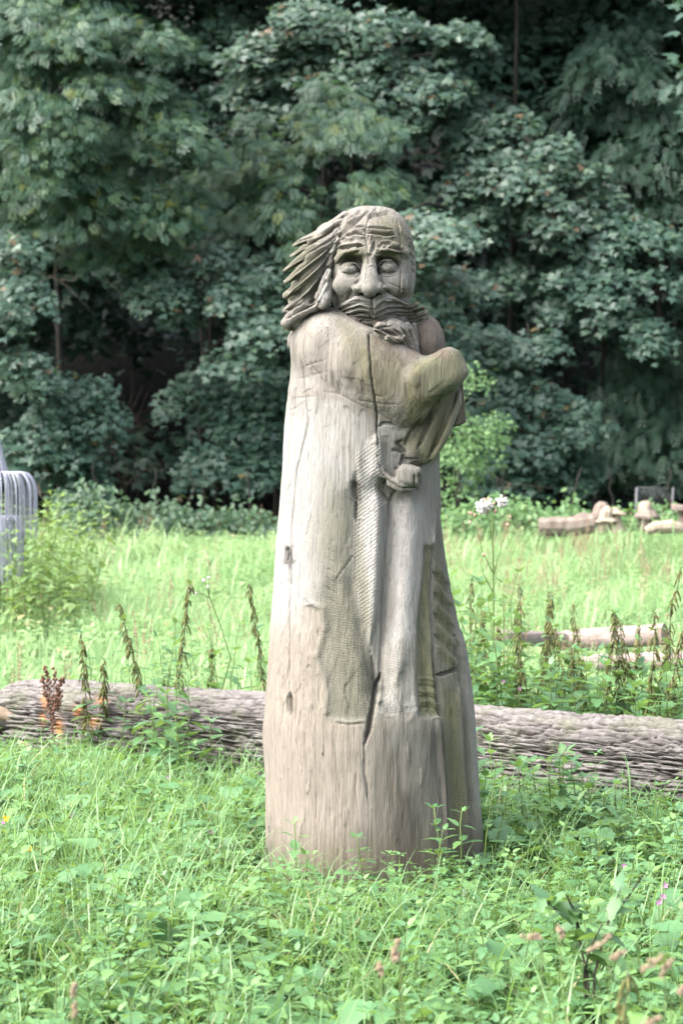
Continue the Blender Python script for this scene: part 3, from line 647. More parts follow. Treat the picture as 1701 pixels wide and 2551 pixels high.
def mo_relief(R):
    u = lambda *a: [U(*p) for p in a]
    for p in (((742, 770), (744, 840), (752, 900)), ((735, 820), (650, 792), (560, 824), (490, 858)), ((735, 850), (650, 830), (560, 855), (500, 876)), ((735, 875), (650, 866), (570, 886)), ((760, 850), (830, 800), (920, 798), (1000, 818)), ((775, 880), (860, 845), (950, 842), (1040, 850), (1075, 835)), ((800, 900), (900, 882), (1000, 886), (1130, 850)), ((860, 925), (960, 925), (1060, 922), (1140, 890)), ((950, 955), (1050, 955), (1130, 920))):
        R.stroke(u(*p), 5, -12, 'v')
    for p in (((720, 800), (640, 778), (560, 800)), ((780, 820), (860, 770), (940, 785)), ((790, 845), (880, 805), (960, 815)), ((820, 895), (930, 868), (1020, 872)), ((980, 905), (1080, 895), (1140, 860))): R.stroke(u(*p), 3, -6, 'v')
    R.paint('grey', [U(450, 720), U(1200, 720), U(1200, 1000), U(450, 1000)], 10, .5); R.paint('algae', [U(960, 780), U(1180, 780), U(1180, 1000), U(960, 1000)], 14, .6); R.paint('dark', [U(950, 920), U(1150, 900), U(1130, 1000), U(960, 1000)], 8, .5); R.paint('pale', [U(500, 770), U(900, 750), U(880, 800), U(520, 830)], 10, .4)
carve('moustache', Mo, hu(420, 1020, YC - .42), hu(1190, 690, YC + .05), .0026, mo_relief, .0012, parent=head)
Be = SDF()
Be.ell(fu(750, 938, .004), (112 * RU, .05, 42 * RU), .01)
Be.chain([fu(640, 900, -.02), fu(760, 960, -.02), at(*U(900, 1010), YC - .18), at(*U(1000, 1090), YC - .16), at(*U(1050, 1180), YC - .16)], np.array([70, 90, 95, 80, 55]) * RU, .02)
for pts, r0, r1, y in ([[(790, 1000), (860, 1050), (930, 1110)], 30, 14, .27], [[(780, 990), (830, 1010), (900, 1060), (960, 1130), (1000, 1190)], 36, 14, .28], [[(800, 970), (900, 1000), (970, 1060), (1010, 1130), (1060, 1210)], 38, 12, .27], [[(880, 960), (960, 1000), (1010, 1080), (1050, 1160), (1085, 1215)], 36, 12, .25],
                        [[(950, 960), (1010, 1010), (1040, 1090), (1075, 1190)], 32, 12, .22], [[(1010, 960), (1045, 1020), (1060, 1100), (1090, 1190)], 26, 12, .18], [[(1060, 960), (1070, 1040), (1080, 1140)], 22, 16, .12], [[(860, 1060), (940, 1075), (985, 1050)], 26, 10, .29], [[(940, 1130), (990, 1150), (1030, 1190)], 22, 8, .26]):
    Be.chain([hu(u, v, YC - y + .0 + .015 * i) for i, (u, v) in enumerate(pts)], np.interp(np.linspace(0, 1, len(pts)), [0, .4, 1], [r0 * .8, r0, r1]) * RU, .006, flat=.9)
def be_relief(R):
    u = lambda *a: [U(*p) for p in a]
    for p in (((640, 945), (700, 985), (800, 985), (900, 965)), ((680, 1000), (780, 1020), (860, 1060), (930, 1130)), ((800, 1000), (880, 1030), (950, 1100), (1010, 1190)), ((900, 990), (980, 1050), (1030, 1130), (1070, 1210)), ((960, 980), (1025, 1060), (1060, 1150)), ((1020, 980), (1050, 1060), (1075, 1150)), ((740, 990), (830, 1000), (900, 1035), (930, 1060)), ((760, 940), (680, 930), (640, 950))):
        R.stroke(u(*p), 5, -13, 'v')
    R.stroke(u((845, 900), (860, 960), (900, 990)), 4, -6, 'v')
    R.paint('tan', [U(620, 880), U(860, 880), U(860, 1100), U(620, 1000)], 12, .7); R.paint('brown', [U(860, 1000), U(1110, 960), U(1110, 1260), U(900, 1180)], 14, .6); R.paint('grey', [U(700, 880), U(1100, 880), U(1100, 1240), U(700, 1100)], 20, .5)
carve('beard', Be, hu(540, 1260, YC - .42), hu(1130, 850, YC + .1), .0028, be_relief, .0015, parent=head)
# hanging corner of the sleeve behind the wrist
fl = SDF()
pq = [(1150, 905), (1152, 960), (1159, 1053), (1119, 1066), (1112, 985), (1118, 920)]
def flap_f(P):
    x, y = to_px(P); d = np.full(len(P), 1e9); ins = np.zeros(len(P), bool); q = np.stack([x, y], 1); A = np.array(pq, float)
    for a, b in zip(A, np.roll(A, -1, 0)):
        D = b - a; h = np.clip(((q - a) @ D) / (D @ D), 0, 1); e = q - a - h[:, None] * D; d = np.minimum(d, np.hypot(e[:, 0], e[:, 1]))
        ins ^= ((a[1] > y) != (b[1] > y)) & (x < a[0] + (y - a[1]) * D[0] / (D[1] if D[1] else 1e-9))
    d2 = np.where(ins, -d, d) * PXM
    return np.maximum(d2, np.abs(P[:, 1] - (YC - .13 + (x - 1135) * .0006)) - .05)
fl.func(at(1100, 1080, YC) - np.array([.02, .3, .02]), at(1175, 890, YC) + np.array([.02, .2, .02]), flap_f)
def fl_relief(R):
    R.stroke([(1140, 930), (1136, 1000), (1130, 1062)], 8, -10, 'g'); R.paint('brown', [(1090, 880), (1180, 880), (1180, 1090), (1090, 1090)], 4, .9); R.paint('algae', [(1090, 880), (1180, 880), (1180, 1090), (1090, 1090)], 4, .8)
carve('sleeve_corner', fl, at(1095, 1085, YC) - np.array([0, .24, 0]), at(1180, 885, YC) + np.array([0, .1, 0]), .0045, fl_relief, .002)
# ------------------------------------------------------------------ leaves
def kite(a, w, l, x0=0, y0=0, z=0.0, mid=.45):
    """a leaf lobe: 4 points, pointing along angle a"""
    ca, sa = math.sin(a), math.cos(a)
    P = [(0, 0), (w / 2, l * mid), (0, l), (-w / 2, l * mid)]
    return [(x0 + px_ * sa + py_ * ca, y0 - px_ * ca + py_ * sa, z - .10 * (py_ / max(l, 1e-6)) ** 2 * l) for px_, py_ in P]
def template(kites):
    V = np.array([p for k in kites for p in k], float); return V, np.arange(len(V)).reshape(-1, 4)
R2 = math.radians
MAPLE = template([kite(0, .40, 1.0), kite(R2(48), .36, .82), kite(R2(-48), .36, .82), kite(R2(100), .26, .5), kite(R2(-100), .26, .5)])
MAPLE3 = template([kite(0, .55, 1.0), kite(R2(58), .48, .78), kite(R2(-58), .48, .78)])
ASH = template([kite(0, .14, .34, 0, .66, -.14)] + [kite(s * R2(62), .13, .36, 0, y, -.10 * y * y) for y in (.14, .31, .48, .64) for s in (-1, 1)])
OVATE = template([[(0, 0, 0), (.24, .28, .05), (.26, .6, .04), (0, .5, 0)], [(0, .5, 0), (.26, .6, .04), (0, 1, -.1), (-.26, .6, .04)], [(0, 0, 0), (0, .5, 0), (-.26, .6, .04), (-.24, .28, .05)]])
DROOP = template([kite(s * R2(a), .09, .30, 0, y, -.25 * y * y) for y in (.1, .3, .5, .7) for s, a in ((-1, 40), (1, 40))] + [kite(0, .08, .9)])
def frames(Nrm, Hd_):
    Nrm = Nrm / (np.linalg.norm(Nrm, axis=1)[:, None] + 1e-9)
    Yv = Hd_ - (Hd_ * Nrm).sum(1)[:, None] * Nrm; Yv /= np.linalg.norm(Yv, axis=1)[:, None] + 1e-9
    return np.stack([np.cross(Yv, Nrm), Yv, Nrm], -1)
def soup(T, pos, R, sc):
    V0, F0 = T; n = len(pos)
    V = pos[:, None] + np.einsum('nij,kj->nki', R, V0) * np.asarray(sc)[:, None, None]
    Fq = F0[None] + (np.arange(n) * len(V0))[:, None, None]
    return V.reshape(-1, 3), Fq.reshape(-1, 4), len(V0)
def pads(cs, rads, n_per, T, size, tilt_dir, droop=.35, thick=.16, jitter=.42, face=(0, -.55, 0), hang=0.0):
    """layered sprays of leaves: flat umbrella-shaped pads, leaves facing up and outward"""
    P, Nn, H, Sz = [], [], [], []
    for c, r, td in zip(cs, rads, tilt_dir):
        n = max(6, int(n_per * (r / .55) ** 2)); rr = r * np.sqrt(rng.random(n)); a = rng.random(n) * 2 * math.pi
        el = rng.uniform(.6, 1.0); x, y = rr * np.cos(a), rr * np.sin(a) * el
        th = rng.random() * math.pi; x, y = x * math.cos(th) - y * math.sin(th), x * math.sin(th) + y * math.cos(th)
        z = -droop * rr * rr / r + rng.normal(0, thick, n) * r - (x * td[0] + y * td[1]) * -.0
        z = z - .30 * (x * td[0] + y * td[1])
        P.append(c + np.stack([x, y, z], 1))
        out = np.stack([x / r, y / r, np.zeros(n)], 1)
        Nn.append(np.array([0, 0, 1.]) + np.array(face) * .75 + out * droop + .28 * np.array([td[0], td[1], 0]) + rng.normal(0, jitter, (n, 3)))
        H.append(out * .8 + np.array([td[0], td[1], -.25 - hang]) * .9 + rng.normal(0, .5, (n, 3)))
        Sz.append(size * rng.uniform(.6, 1.15, n))
    P, Nn, H, Sz = map(np.concatenate, (P, Nn, H, Sz))
    V, Fq, k = soup(T, P, frames(Nn, H), Sz)
    rnd = np.repeat(np.clip(rng.random(len(P)), 0, .9999), k)
    return V, Fq, rnd

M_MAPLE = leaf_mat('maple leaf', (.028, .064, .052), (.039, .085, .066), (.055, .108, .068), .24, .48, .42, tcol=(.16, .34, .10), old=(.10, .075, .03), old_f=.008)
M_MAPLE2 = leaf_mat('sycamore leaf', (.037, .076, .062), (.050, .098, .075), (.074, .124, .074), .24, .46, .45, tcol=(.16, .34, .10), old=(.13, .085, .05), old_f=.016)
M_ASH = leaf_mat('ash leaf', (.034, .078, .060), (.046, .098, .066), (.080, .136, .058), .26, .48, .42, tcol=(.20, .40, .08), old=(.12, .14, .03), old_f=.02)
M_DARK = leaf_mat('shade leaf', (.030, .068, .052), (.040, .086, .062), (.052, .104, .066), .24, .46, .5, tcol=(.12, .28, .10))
M_BUSH = leaf_mat('bush leaf', (.070, .150, .060), (.095, .19, .070), (.130, .23, .080), .3, .45, .4)
M_SHRUB = leaf_mat('shrub leaf', (.022, .056, .034), (.032, .074, .040), (.050, .100, .044), .26, .5, .4)
M_BARK = plain('grey bark', (.010, .009, .008), (.028, .025, .021), (14, 14, 3), .9, .2, .6)
M_TWIG = plain('dead twig', (.10, .08, .065), (.22, .18, .15), (10, 10, 3), .9, .2)

def limb(mb, a, b, r0, r1, sag=.12):
    n = 7; t_ = np.linspace(0, 1, n)[:, None]; a, b = np.asarray(a), np.asarray(b)
    L = np.linalg.norm(b - a); P = a + (b - a) * t_ + np.array([0, 0, 1]) * (sag * L * np.sin(t_ * math.pi)) + np.cumsum(rng.normal(0, .02 * L, (n, 3)), 0) * t_ * (1 - t_) * 2
    P[-1] = b; mb.tube(P, np.linspace(r0, r1, n), 6)
    return P
N_TREES = [0]
def tree(name, label, cat, px, Y, lobes, T, mat, size, n_per=100, pad_r=(.38, .75), cover=1.6, trunk_r=.065, top=None, face=(0, -.55, 0), droop=.35, hang=0.0, group='trees of the wood edge', thick=.16, lean=0.0, far=True):
    mY = lambda q: 36.3 + (q - 23.5) * .55
    lobes = [(*l[:4], mY(l[4])) for l in lobes] if far else lobes; Y = mY(Y) if far else Y
    base = at(px, 1300, Y); base[2] = float(ground(base[0], base[1])) - .05
    root = thing(name, label, cat, base, group)
    crown_h = max(at(l[0], l[1] - l[3], l[4])[2] for l in lobes); zt = max(crown_h, base[2] + 1.2) if top is None else top
    tm = MB(); n = 9; tz = np.linspace(0, 1, n)
    tp = base + np.stack([lean * tz * (zt - base[2]) + np.cumsum(rng.normal(0, .05, n)), np.cumsum(rng.normal(0, .05, n)), tz * (zt - base[2])], 1); tp[0] = base
    tm.tube(tp, trunk_r * np.linspace(1, .25, n) ** .8 * np.where(tz < .05, 1.35, 1), 8)
    cs, rads, td, br = [], [], [], MB()
    for (lx, ly, lw, lh, lY) in lobes:
        s = lY / F; w, h = lw * s, lh * s; d = max(.7, min(w, h) * .8)
        npad = max(3, int(cover * 4 * w * h / (math.pi * .55 ** 2 * .55)))
        c0 = at(lx, ly, lY); hub = tp[np.argmin(np.abs(tp[:, 2] - (c0[2] - .25 * h)))]
        b1 = MB(); limb(b1, hub, c0 + np.array([0, .3, -.1]), trunk_r * .45, .02); link('branch', b1.build('branch', M_BARK), root)
        for k in range(npad):
            q = rng.normal(0, 1, 3); q /= np.linalg.norm(q); q *= rng.random() ** .4
            if q[1] > .3: q[1] *= -1
            c = c0 + q * np.array([w, d, h]); r = rng.uniform(*pad_r)
            o = c - np.array([hub[0], hub[1] + .6, 0]); o[2] = 0; o /= np.linalg.norm(o) + 1e-6
            cs.append(c); rads.append(r); td.append((o[0] * .7, o[1] * .7 - .35))
            if k % 3 == 0: limb(br, c0 + np.array([0, .3, -.1]), c - np.array([0, 0, .08]), .022, .006, .05)
    V, Fq, rnd = pads(cs, rads, n_per * (1.45 if far else 1), T, size * (.8 if far else 1), td, droop, thick, face=face, hang=hang)
    ks = np.flatnonzero(V[:, 2] < ground(V[:, 0], V[:, 1]) + .02)
    V[ks, 2] = ground(V[ks, 0], V[ks, 1]) + .03
    link('trunk', tm.build('trunk', M_BARK), root)
    tag(link('twigs', br.build('twigs', M_BARK), root), kind='stuff')
    cr = link('crown', make_mesh('crown', V, Fq, mat, False, {'rnd': rnd}), root); tag(cr, kind='stuff')
    return root

# trees of the wood's edge, given as lobes: (px, py, half width, half height, depth) in the photograph
tree('ash_tree', 'tall ash tree with drooping feathered leaves in the top corner, left of the forest', 'tree', 150, 27.5,
     [(110, 60, 210, 130, 26), (330, 110, 150, 150, 27), (130, 260, 200, 130, 25.5), (380, 300, 130, 120, 26.5), (210, 420, 190, 110, 26), (420, 500, 110, 100, 27), (80, 480, 110, 120, 26), (300, 600, 120, 80, 27.5), (250, -200, 380, 200, 28)], ASH, M_ASH, .30, 85, droop=.4, hang=.5)
tree('sycamore_tree', 'low sycamore branch of pale leaves beside the wire sculpture, under the ash', 'tree', -90, 25, [(10, 640, 80, 60, 24), (40, 760, 130, 80, 24), (10, 860, 120, 80, 23.5), (60, 930, 90, 60, 24)], MAPLE3, M_MAPLE2, .15, 110)
tree('sycamore_tree', 'dark rounded young sycamore behind the wire sculpture', 'tree', 120, 26, [(150, 960, 110, 70, 25.5), (140, 1060, 130, 80, 25), (60, 1120, 100, 60, 25), (200, 1000, 60, 60, 25.6), (130, 1170, 110, 60, 25.5), (210, 1120, 60, 70, 26)], MAPLE3, M_MAPLE, .15, 110)
tree('hickory_tree', 'tree with tiers of long drooping pale leaves above the statue head', 'tree', 800, 32,
     [(760, 300, 200, 50, 30), (950, 320, 90, 50, 29.5), (640, 380, 130, 60, 30), (850, 430, 150, 60, 29), (660, 500, 90, 50, 28.5), (740, 560, 90, 60, 28.5), (560, 440, 70, 60, 31), (800, 240, 150, 40, 31)], ASH, M_ASH, .36, 60, droop=.5, hang=.9, cover=1.3)
tree('maple_tree', 'broad maple at the top middle whose crown reaches above the frame', 'tree', 880, 37,
     [(650, 90, 130, 100, 35), (800, 60, 150, 80, 35), (970, 90, 150, 90, 34.5), (900, 190, 170, 80, 34), (1060, 220, 120, 110, 34), (680, 230, 110, 80, 35), (1110, 110, 100, 90, 35), (900, -220, 420, 220, 37)], MAPLE3, M_MAPLE2, .18, 100)
tree('maple_tree', 'maple with one long level branch of pale leaves left of the statue head', 'tree', 500, 31.5,
     [(380, 690, 130, 50, 28.5), (520, 660, 150, 50, 28), (470, 740, 130, 45, 27.5), (640, 650, 90, 60, 28), (620, 760, 100, 55, 27), (640, 850, 70, 55, 26.6), (330, 640, 70, 50, 29), (700, 700, 60, 60, 28)], MAPLE3, M_MAPLE2, .16, 115, cover=1.6)
tree('maple_tree', 'shaded low maple just left of the statue robe', 'tree', 690, 31, [(560, 1000, 100, 50, 29.5), (640, 1060, 90, 60, 29), (560, 1130, 80, 50, 28.5), (680, 960, 60, 80, 30), (480, 960, 60, 40, 30), (640, 1160, 70, 50, 29), (700, 1090, 60, 90, 30)], MAPLE3, M_MAPLE, .16, 90, cover=1.5)
tree('maple_tree', 'maple with a sunny twig poking out right of the statue head', 'tree', 1100, 29,
     [(1000, 540, 70, 40, 26), (1070, 580, 70, 36, 25.6), (1030, 640, 60, 50, 27), (1080, 740, 80, 70, 27.5), (1110, 830, 70, 60, 28), (1130, 690, 60, 50, 28.5)], MAPLE3, M_MAPLE2, .15, 110)
tree('maple_tree', 'full maple crown filling the upper wood right of the statue', 'tree', 1270, 37,
     [(1200, 330, 130, 80, 35), (1330, 360, 130, 80, 34), (1250, 440, 140, 70, 34), (1390, 470, 110, 80, 34), (1180, 540, 100, 60, 34), (1330, 560, 120, 60, 33.5), (1190, 240, 90, 70, 36), (1300, 650, 90, 50, 34), (1250, -180, 260, 200, 38)], MAPLE3, M_MAPLE2, .18, 105)
tree('sycamore_tree', 'grey green sycamore below the full maple, right of the statue shoulder', 'tree', 1480, 34.5,
     [(1420, 640, 120, 60, 33), (1540, 690, 110, 70, 33), (1440, 740, 100, 60, 32.5), (1560, 800, 110, 70, 33), (1600, 600, 90, 60, 34), (1500, 560, 90, 50, 34.5)], MAPLE3, M_MAPLE, .18, 105)
tree('sycamore_tree', 'low sycamore with spreading layered branches above the far carvings', 'tree', 1330, 32.5,
     [(1190, 850, 90, 55, 31), (1290, 880, 100, 60, 31), (1240, 960, 110, 60, 30.5), (1380, 960, 110, 55, 30.5), (1430, 1040, 90, 55, 30.5), (1220, 1060, 80, 55, 30), (1300, 1120, 90, 60, 30), (1380, 1120, 60, 50, 30.5), (1240, 1150, 90, 50, 30), (1330, 1150, 80, 40, 31)], MAPLE3, M_MAPLE, .17, 105, cover=1.3)
tree('hemlock_tree', 'dark weeping conifer along the upper right margin', 'tree', 1640, 40,
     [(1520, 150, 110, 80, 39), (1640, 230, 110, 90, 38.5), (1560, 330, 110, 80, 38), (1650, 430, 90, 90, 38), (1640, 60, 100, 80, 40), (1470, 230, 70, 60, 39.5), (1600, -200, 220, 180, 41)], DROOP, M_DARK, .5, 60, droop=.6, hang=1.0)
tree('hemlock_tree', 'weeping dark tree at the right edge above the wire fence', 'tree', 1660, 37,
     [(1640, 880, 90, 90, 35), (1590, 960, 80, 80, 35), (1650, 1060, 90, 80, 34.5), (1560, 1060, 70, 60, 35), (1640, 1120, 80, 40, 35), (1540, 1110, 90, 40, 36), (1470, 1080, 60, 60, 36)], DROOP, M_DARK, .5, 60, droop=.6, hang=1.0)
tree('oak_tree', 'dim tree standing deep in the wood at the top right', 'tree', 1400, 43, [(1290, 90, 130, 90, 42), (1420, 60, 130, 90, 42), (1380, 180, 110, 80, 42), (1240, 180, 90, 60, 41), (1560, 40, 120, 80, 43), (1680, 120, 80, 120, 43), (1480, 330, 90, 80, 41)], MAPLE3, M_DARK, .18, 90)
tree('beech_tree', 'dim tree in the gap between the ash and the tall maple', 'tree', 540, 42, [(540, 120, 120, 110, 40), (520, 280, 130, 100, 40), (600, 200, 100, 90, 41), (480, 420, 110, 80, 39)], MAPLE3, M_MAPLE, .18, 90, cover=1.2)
tree('elder_bush', 'bright light green bush right behind the statue sleeve', 'bush', 1150, 24.6, [(1130, 950, 60, 50, 24), (1150, 1040, 90, 60, 24), (1120, 1130, 90, 70, 24), (1180, 1110, 60, 50, 24), (1110, 1210, 80, 50, 23.6)], OVATE, M_BUSH, .10, 170, (.3, .5), 3.2, .05, group='bushes at the wood edge', thick=.22)
for k, (px, py, w, h, Y, lab, m, sz) in enumerate([
        (240, 1255, 90, 40, 35, 'dark green shrub next to the wire sculpture at the foot of the wood', M_SHRUB, .13), (370, 1272, 90, 36, 35.2, 'dark green shrub in the middle of the row under the dark hollow', M_SHRUB, .13),
        (480, 1270, 80, 36, 35.4, 'shrub with upright shoots below the brown dead branches', M_SHRUB, .13), (610, 1285, 90, 34, 35.6, 'low shrub close to the left side of the statue robe', M_SHRUB, .13),
        (1170, 1275, 90, 40, 35.2, 'pale green shrub behind the white thistle heads', M_BUSH, .12), (1290, 1265, 90, 48, 35.4, 'tall grassy shrub behind the lying forked trunk', M_BUSH, .12), (1400, 1265, 80, 46, 35.6, 'shrub behind the carved stump figure', M_BUSH, .12),
        (1530, 1290, 60, 24, 36.2, 'small bright shrub between the carved figure and the mushroom', M_BUSH, .12), (1670, 1280, 50, 26, 37, 'small bright shrub beside the wire fence panel', M_BUSH, .12)]):
    tree('shrub', lab, 'shrub', px, Y + .4, [(px, py, w, h, Y), (px - w * .4, py + h * .5, w * .6, h * .5, Y - .3), (px + w * .4, py + h * .5, w * .6, h * .5, Y - .3)], OVATE, m, sz, 130, (.25, .5), 2.4, .03, far=False, group='bushes at the wood edge', thick=.3)

# the wood behind, one dim mass
cs = []; 
for k in range(620):
    cs.append(at(rng.uniform(-300, 2000), rng.uniform(-200, 1180) if k % 4 else rng.uniform(-600, 300), rng.uniform(45.5, 55)))
cs = [c for c in cs if c[2] > ground(c[0], c[1]) + .4]
px_, py_ = to_px(np.array(cs)); keep = (rng.random(len(cs)) < .35) | ~((px_ > 230) & (px_ < 660) & (py_ > 780) & (py_ < 1260))
cs = [c for c, k in zip(cs, keep) if k]
for k in range(520): cs.append(at(rng.uniform(-1900, -120) if k % 2 else rng.uniform(1830, 3600), rng.uniform(-400, 1270), rng.uniform(38, 50)))
V, Fq, rnd = pads(cs, rng.uniform(.8, 1.4, len(cs)), 30, MAPLE3, .26, [(0, -.5)] * len(cs), .4, .25)
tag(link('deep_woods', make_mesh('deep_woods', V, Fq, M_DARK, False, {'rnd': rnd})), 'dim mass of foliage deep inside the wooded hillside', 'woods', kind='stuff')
# unseen canopy above the frame, added to shade the wood from the sky
cs = [np.array([rng.uniform(-16, 16), rng.uniform(43, 60), rng.uniform(11.5, 18)]) for k in range(380)]
cs = [c for c in cs if c[2] > 1.6 + .215 * c[1] + 1.0]
V, Fq, rnd = pads(cs, rng.uniform(.9, 1.7, len(cs)), 15, MAPLE3, .5, [(0, -.3)] * len(cs), .3, .2)
tag(link('shade_canopy', make_mesh('shade_canopy', V, Fq, M_DARK, False, {'rnd': rnd})), 'unseen roof of leaves added to shade the wooded hillside', 'woods', kind='stuff')
# trunks standing in the dark of the wood
for px, Y, r, lean, lab in ((560, 42, .14, .1, 'thin leaning trunk at the statue side of the dark hollow'), (1430, 41, .13, .35, 'slanting pale trunk in the dark gap right of the statue'), (1560, 45, .2, .02, 'dark trunk deep behind the wire fence')):
    Y += 6; b = at(px, 1300, Y); b[2] = float(ground(b[0], b[1])) - .1; n = 10; z = np.linspace(0, 9, n)
    root = thing('forest_tree', lab, 'tree', b, 'bare trunks inside the wood'); mb = MB()
    P = b + np.stack([lean * z + np.cumsum(rng.normal(0, .06, n)), np.cumsum(rng.normal(0, .06, n)), z], 1); P[0] = b; mb.tube(P, np.linspace(r, r * .5, n), 8); link('trunk', mb.build('trunk', M_BARK), root)
    for k in (3, 5, 7): mb = MB(); limb(mb, P[k], P[k] + np.array([rng.uniform(-1.4, 1.4), -.5, rng.uniform(.4, 1.2)]), r * .3, .01); link('branch', mb.build('branch', M_BARK), root)
# dead branches
def dead_branch(label, pts, Y, n, r, seed, col):
    Y = 36.3 + (Y - 23.5) * .55; rr = np.random.default_rng(seed); P = np.array([at(x, y, Y) for x, y in pts]); b = P[0].copy(); root = thing('dead_branch', label, 'branch', b, 'dead branches at the wood edge')
    mb = MB(); tt = np.linspace(0, 1, 9); xs = np.linspace(0, 1, len(P)); Q = np.stack([np.interp(tt, xs, P[:, k]) for k in range(3)], 1) + rr.normal(0, .03, (9, 3)); mb.tube(Q, np.linspace(r, r * .35, 9) * .7, 6); link('stem', mb.build('stem', col), root)
    mb = MB(); 
    for k in range(n):
        i = rr.integers(2, 9); d = rr.normal(0, 1, 3); d[1] *= .5; d = d / np.linalg.norm(d) * rr.uniform(.3, .9); d += (Q[-1] - Q[0]) * .2
        A = Q[i]; mb.tube(np.array([A, A + d * .5 + rr.normal(0, .04, 3), A + d]), [r * .28, r * .2, r * .1], 5)
    tag(link('twigs', mb.build('twigs', col), root), kind='stuff')
M_RUST = plain('brown dead wood', (.026, .020, .017), (.055, .042, .035), (10, 10, 3), .9, .2)
dead_branch('bare grey twigs hanging below the ash crown', [(60, 730), (120, 690), (190, 700), (250, 640)], 26.5, 16, .02, 1, M_TWIG)
dead_branch('thin grey twigs in the gap above the level maple branch', [(480, 640), (440, 560), (400, 520), (390, 480)], 29, 14, .02, 2, M_TWIG)
dead_branch('forked bare stem next to the wire sculpture', [(95, 1240), (110, 1180), (112, 1160), (105, 1130)], 24, 5, .014, 3, M_TWIG)
dead_branch('brown dead branch lying slanted in the dark hollow', [(190, 1210), (260, 1120), (330, 1060)], 31, 26, .025, 4, M_RUST)
dead_branch('lower brown dead branch at the foot of the dark hollow', [(250, 1250), (310, 1210), (370, 1160)], 31, 26, .022, 5, M_RUST)
dead_branch('upper brown dead branch in the dark hollow', [(210, 1170), (250, 1110), (340, 1040)], 31.5, 18, .02, 6, M_RUST)
dead_branch('small grey twig right of the light green bush', [(1195, 1150), (1215, 1180), (1245, 1190)], 24, 7, .014, 7, M_TWIG)
# ------------------------------------------------------------------ fallen logs
def bark_mat(name):
    t = NT(name); h = t.attr('ridge'); n = t.noise((30, 30, 30), 4, .65); n2 = t.noise((5, 5, 5), 4)
    col = t.mix(t.ramp(h, .42, .74), (.022, .018, .016), t.mix(t.ramp(n, .3, .7), (.085, .077, .073), (.165, .154, .148)))
    col = t.mix(t.math('MULTIPLY', t.ramp(n2, .5, .68), .45), col, (.085, .095, .055))
    col = t.mix(t.math('MULTIPLY', t.attr('rust'), t.ramp(n, .35, .6)), col, (.30, .13, .045))
    return t.done(col, .9, .2, t.bump(n, .5, .01))
M_LOGBARK = bark_mat('furrowed bark')
M_CUT = plain('cut wood', (.15, .11, .075), (.28, .22, .17), (14, 14, 14), .85, .2, .3)
M_PALELOG = plain('bare pale log', (.15, .12, .105), (.24, .205, .185), (3, 20, 20), .85, .2, .3)
BARK_TURN = math.radians(-150)
def log_mesh(name, A, B, ra, rb, mat, na=800, nc=280, amp=.020, end_cut=True):
    A, B = np.asarray(A, float), np.asarray(B, float); L = np.linalg.norm(B - A); D = (B - A) / L
    U_ = np.cross(D, [0, 0, 1.]); U_ /= np.linalg.norm(U_); Wv = np.cross(U_, D)
    s, a = np.meshgrid(np.linspace(0, L, na), (lambda f: 2 * math.pi * (f + .9 / (2 * math.pi) * np.sin(2 * math.pi * f)))(np.arange(nc) / nc) + BARK_TURN, indexing='ij'); s, a = s.ravel(), a.ravel()
    r0 = (ra + (rb - ra) * s / L) * (1 + .06 * fbm(np.stack([s * .8, np.cos(a), np.sin(a)], 1), 2, 3))
    q = np.stack([s * 1.0, np.cos(a) * 2.6, np.sin(a) * 2.6], 1)
    wv = fbm(np.stack([s * 3.2, np.cos(a) * 3, np.sin(a) * 3], 1), 3, 21)
    tw = a + s * .10; rd1 = np.abs(fbm(np.stack([s * 3.0, np.cos(tw) * 12 + wv * .5, np.sin(tw) * 12 + wv * .5], 1), 3, 11)); rd2 = np.abs(fbm(np.stack([s * 6, np.cos(tw) * 19 + wv * .8, np.sin(tw) * 19], 1), 2, 31))
    # bark plates: long cells with furrows between them
    w2 = fbm(np.stack([s * 9, np.cos(a) * 9, np.sin(a) * 9], 1), 2, 71); pa = a * .25 / .024 + wv * .7 + w2 * .5 + s * 1.6; ps = s / .42 + 1.2 * wv + w2 * .8; Ia, Is = np.floor(pa).astype(np.int64), np.floor(ps).astype(np.int64); f1 = np.full(len(s), 9.); f2 = f1.copy(); hp = np.zeros(len(s))
    for da in (-1, 0, 1):
        for ds in (-1, 0, 1):
            ca, cs_ = Ia + da, Is + ds; zz = np.zeros_like(ca); dd = np.hypot(pa - ca - _hash(ca, cs_, zz, 5), ps - cs_ - _hash(ca, cs_, zz, 6)); hh = _hash(ca, cs_, zz, 7)
            m = dd < f1; f2 = np.where(m, f1, np.minimum(f2, dd)); hp = np.where(m, hh, hp); f1 = np.where(m, dd, f1)
    ridge = np.clip((f2 - f1) * 4.0, 0, 1) * (.24 + .16 * hp) + np.clip(rd1 * 5, 0, 1) ** .8 * .42 + np.clip(rd2 * 3.5, 0, 1) * .18
    brk = np.clip(np.abs(fbm(np.stack([s * 14, np.cos(a) * 5, np.sin(a) * 5], 1), 2, 41)) * 9, 0, 1); ridge = ridge * (.8 + .2 * brk)
    d = amp * (ridge - .6) * 2 + amp * .3 * fbm(np.stack([s * 30, np.cos(a) * 20, np.sin(a) * 20], 1), 2, 51)
    edge = np.clip(s / (ra * 1.3), 0, 1); rr = r0 * (.62 + .38 * np.sqrt(1 - (1 - edge) ** 2)) + d
    V = A + s[:, None] * D + (rr * np.cos(a))[:, None] * U_ + (rr * np.sin(a))[:, None] * Wv
    i, j = np.meshgrid(np.arange(na - 1), np.arange(nc), indexing='ij'); j2 = (j + 1) % nc
    Fq = np.stack([i * nc + j, i * nc + j2, (i + 1) * nc + j2, (i + 1) * nc + j], -1).reshape(-1, 4)[:, ::-1]
    return V, Fq, ridge, s, a, nc
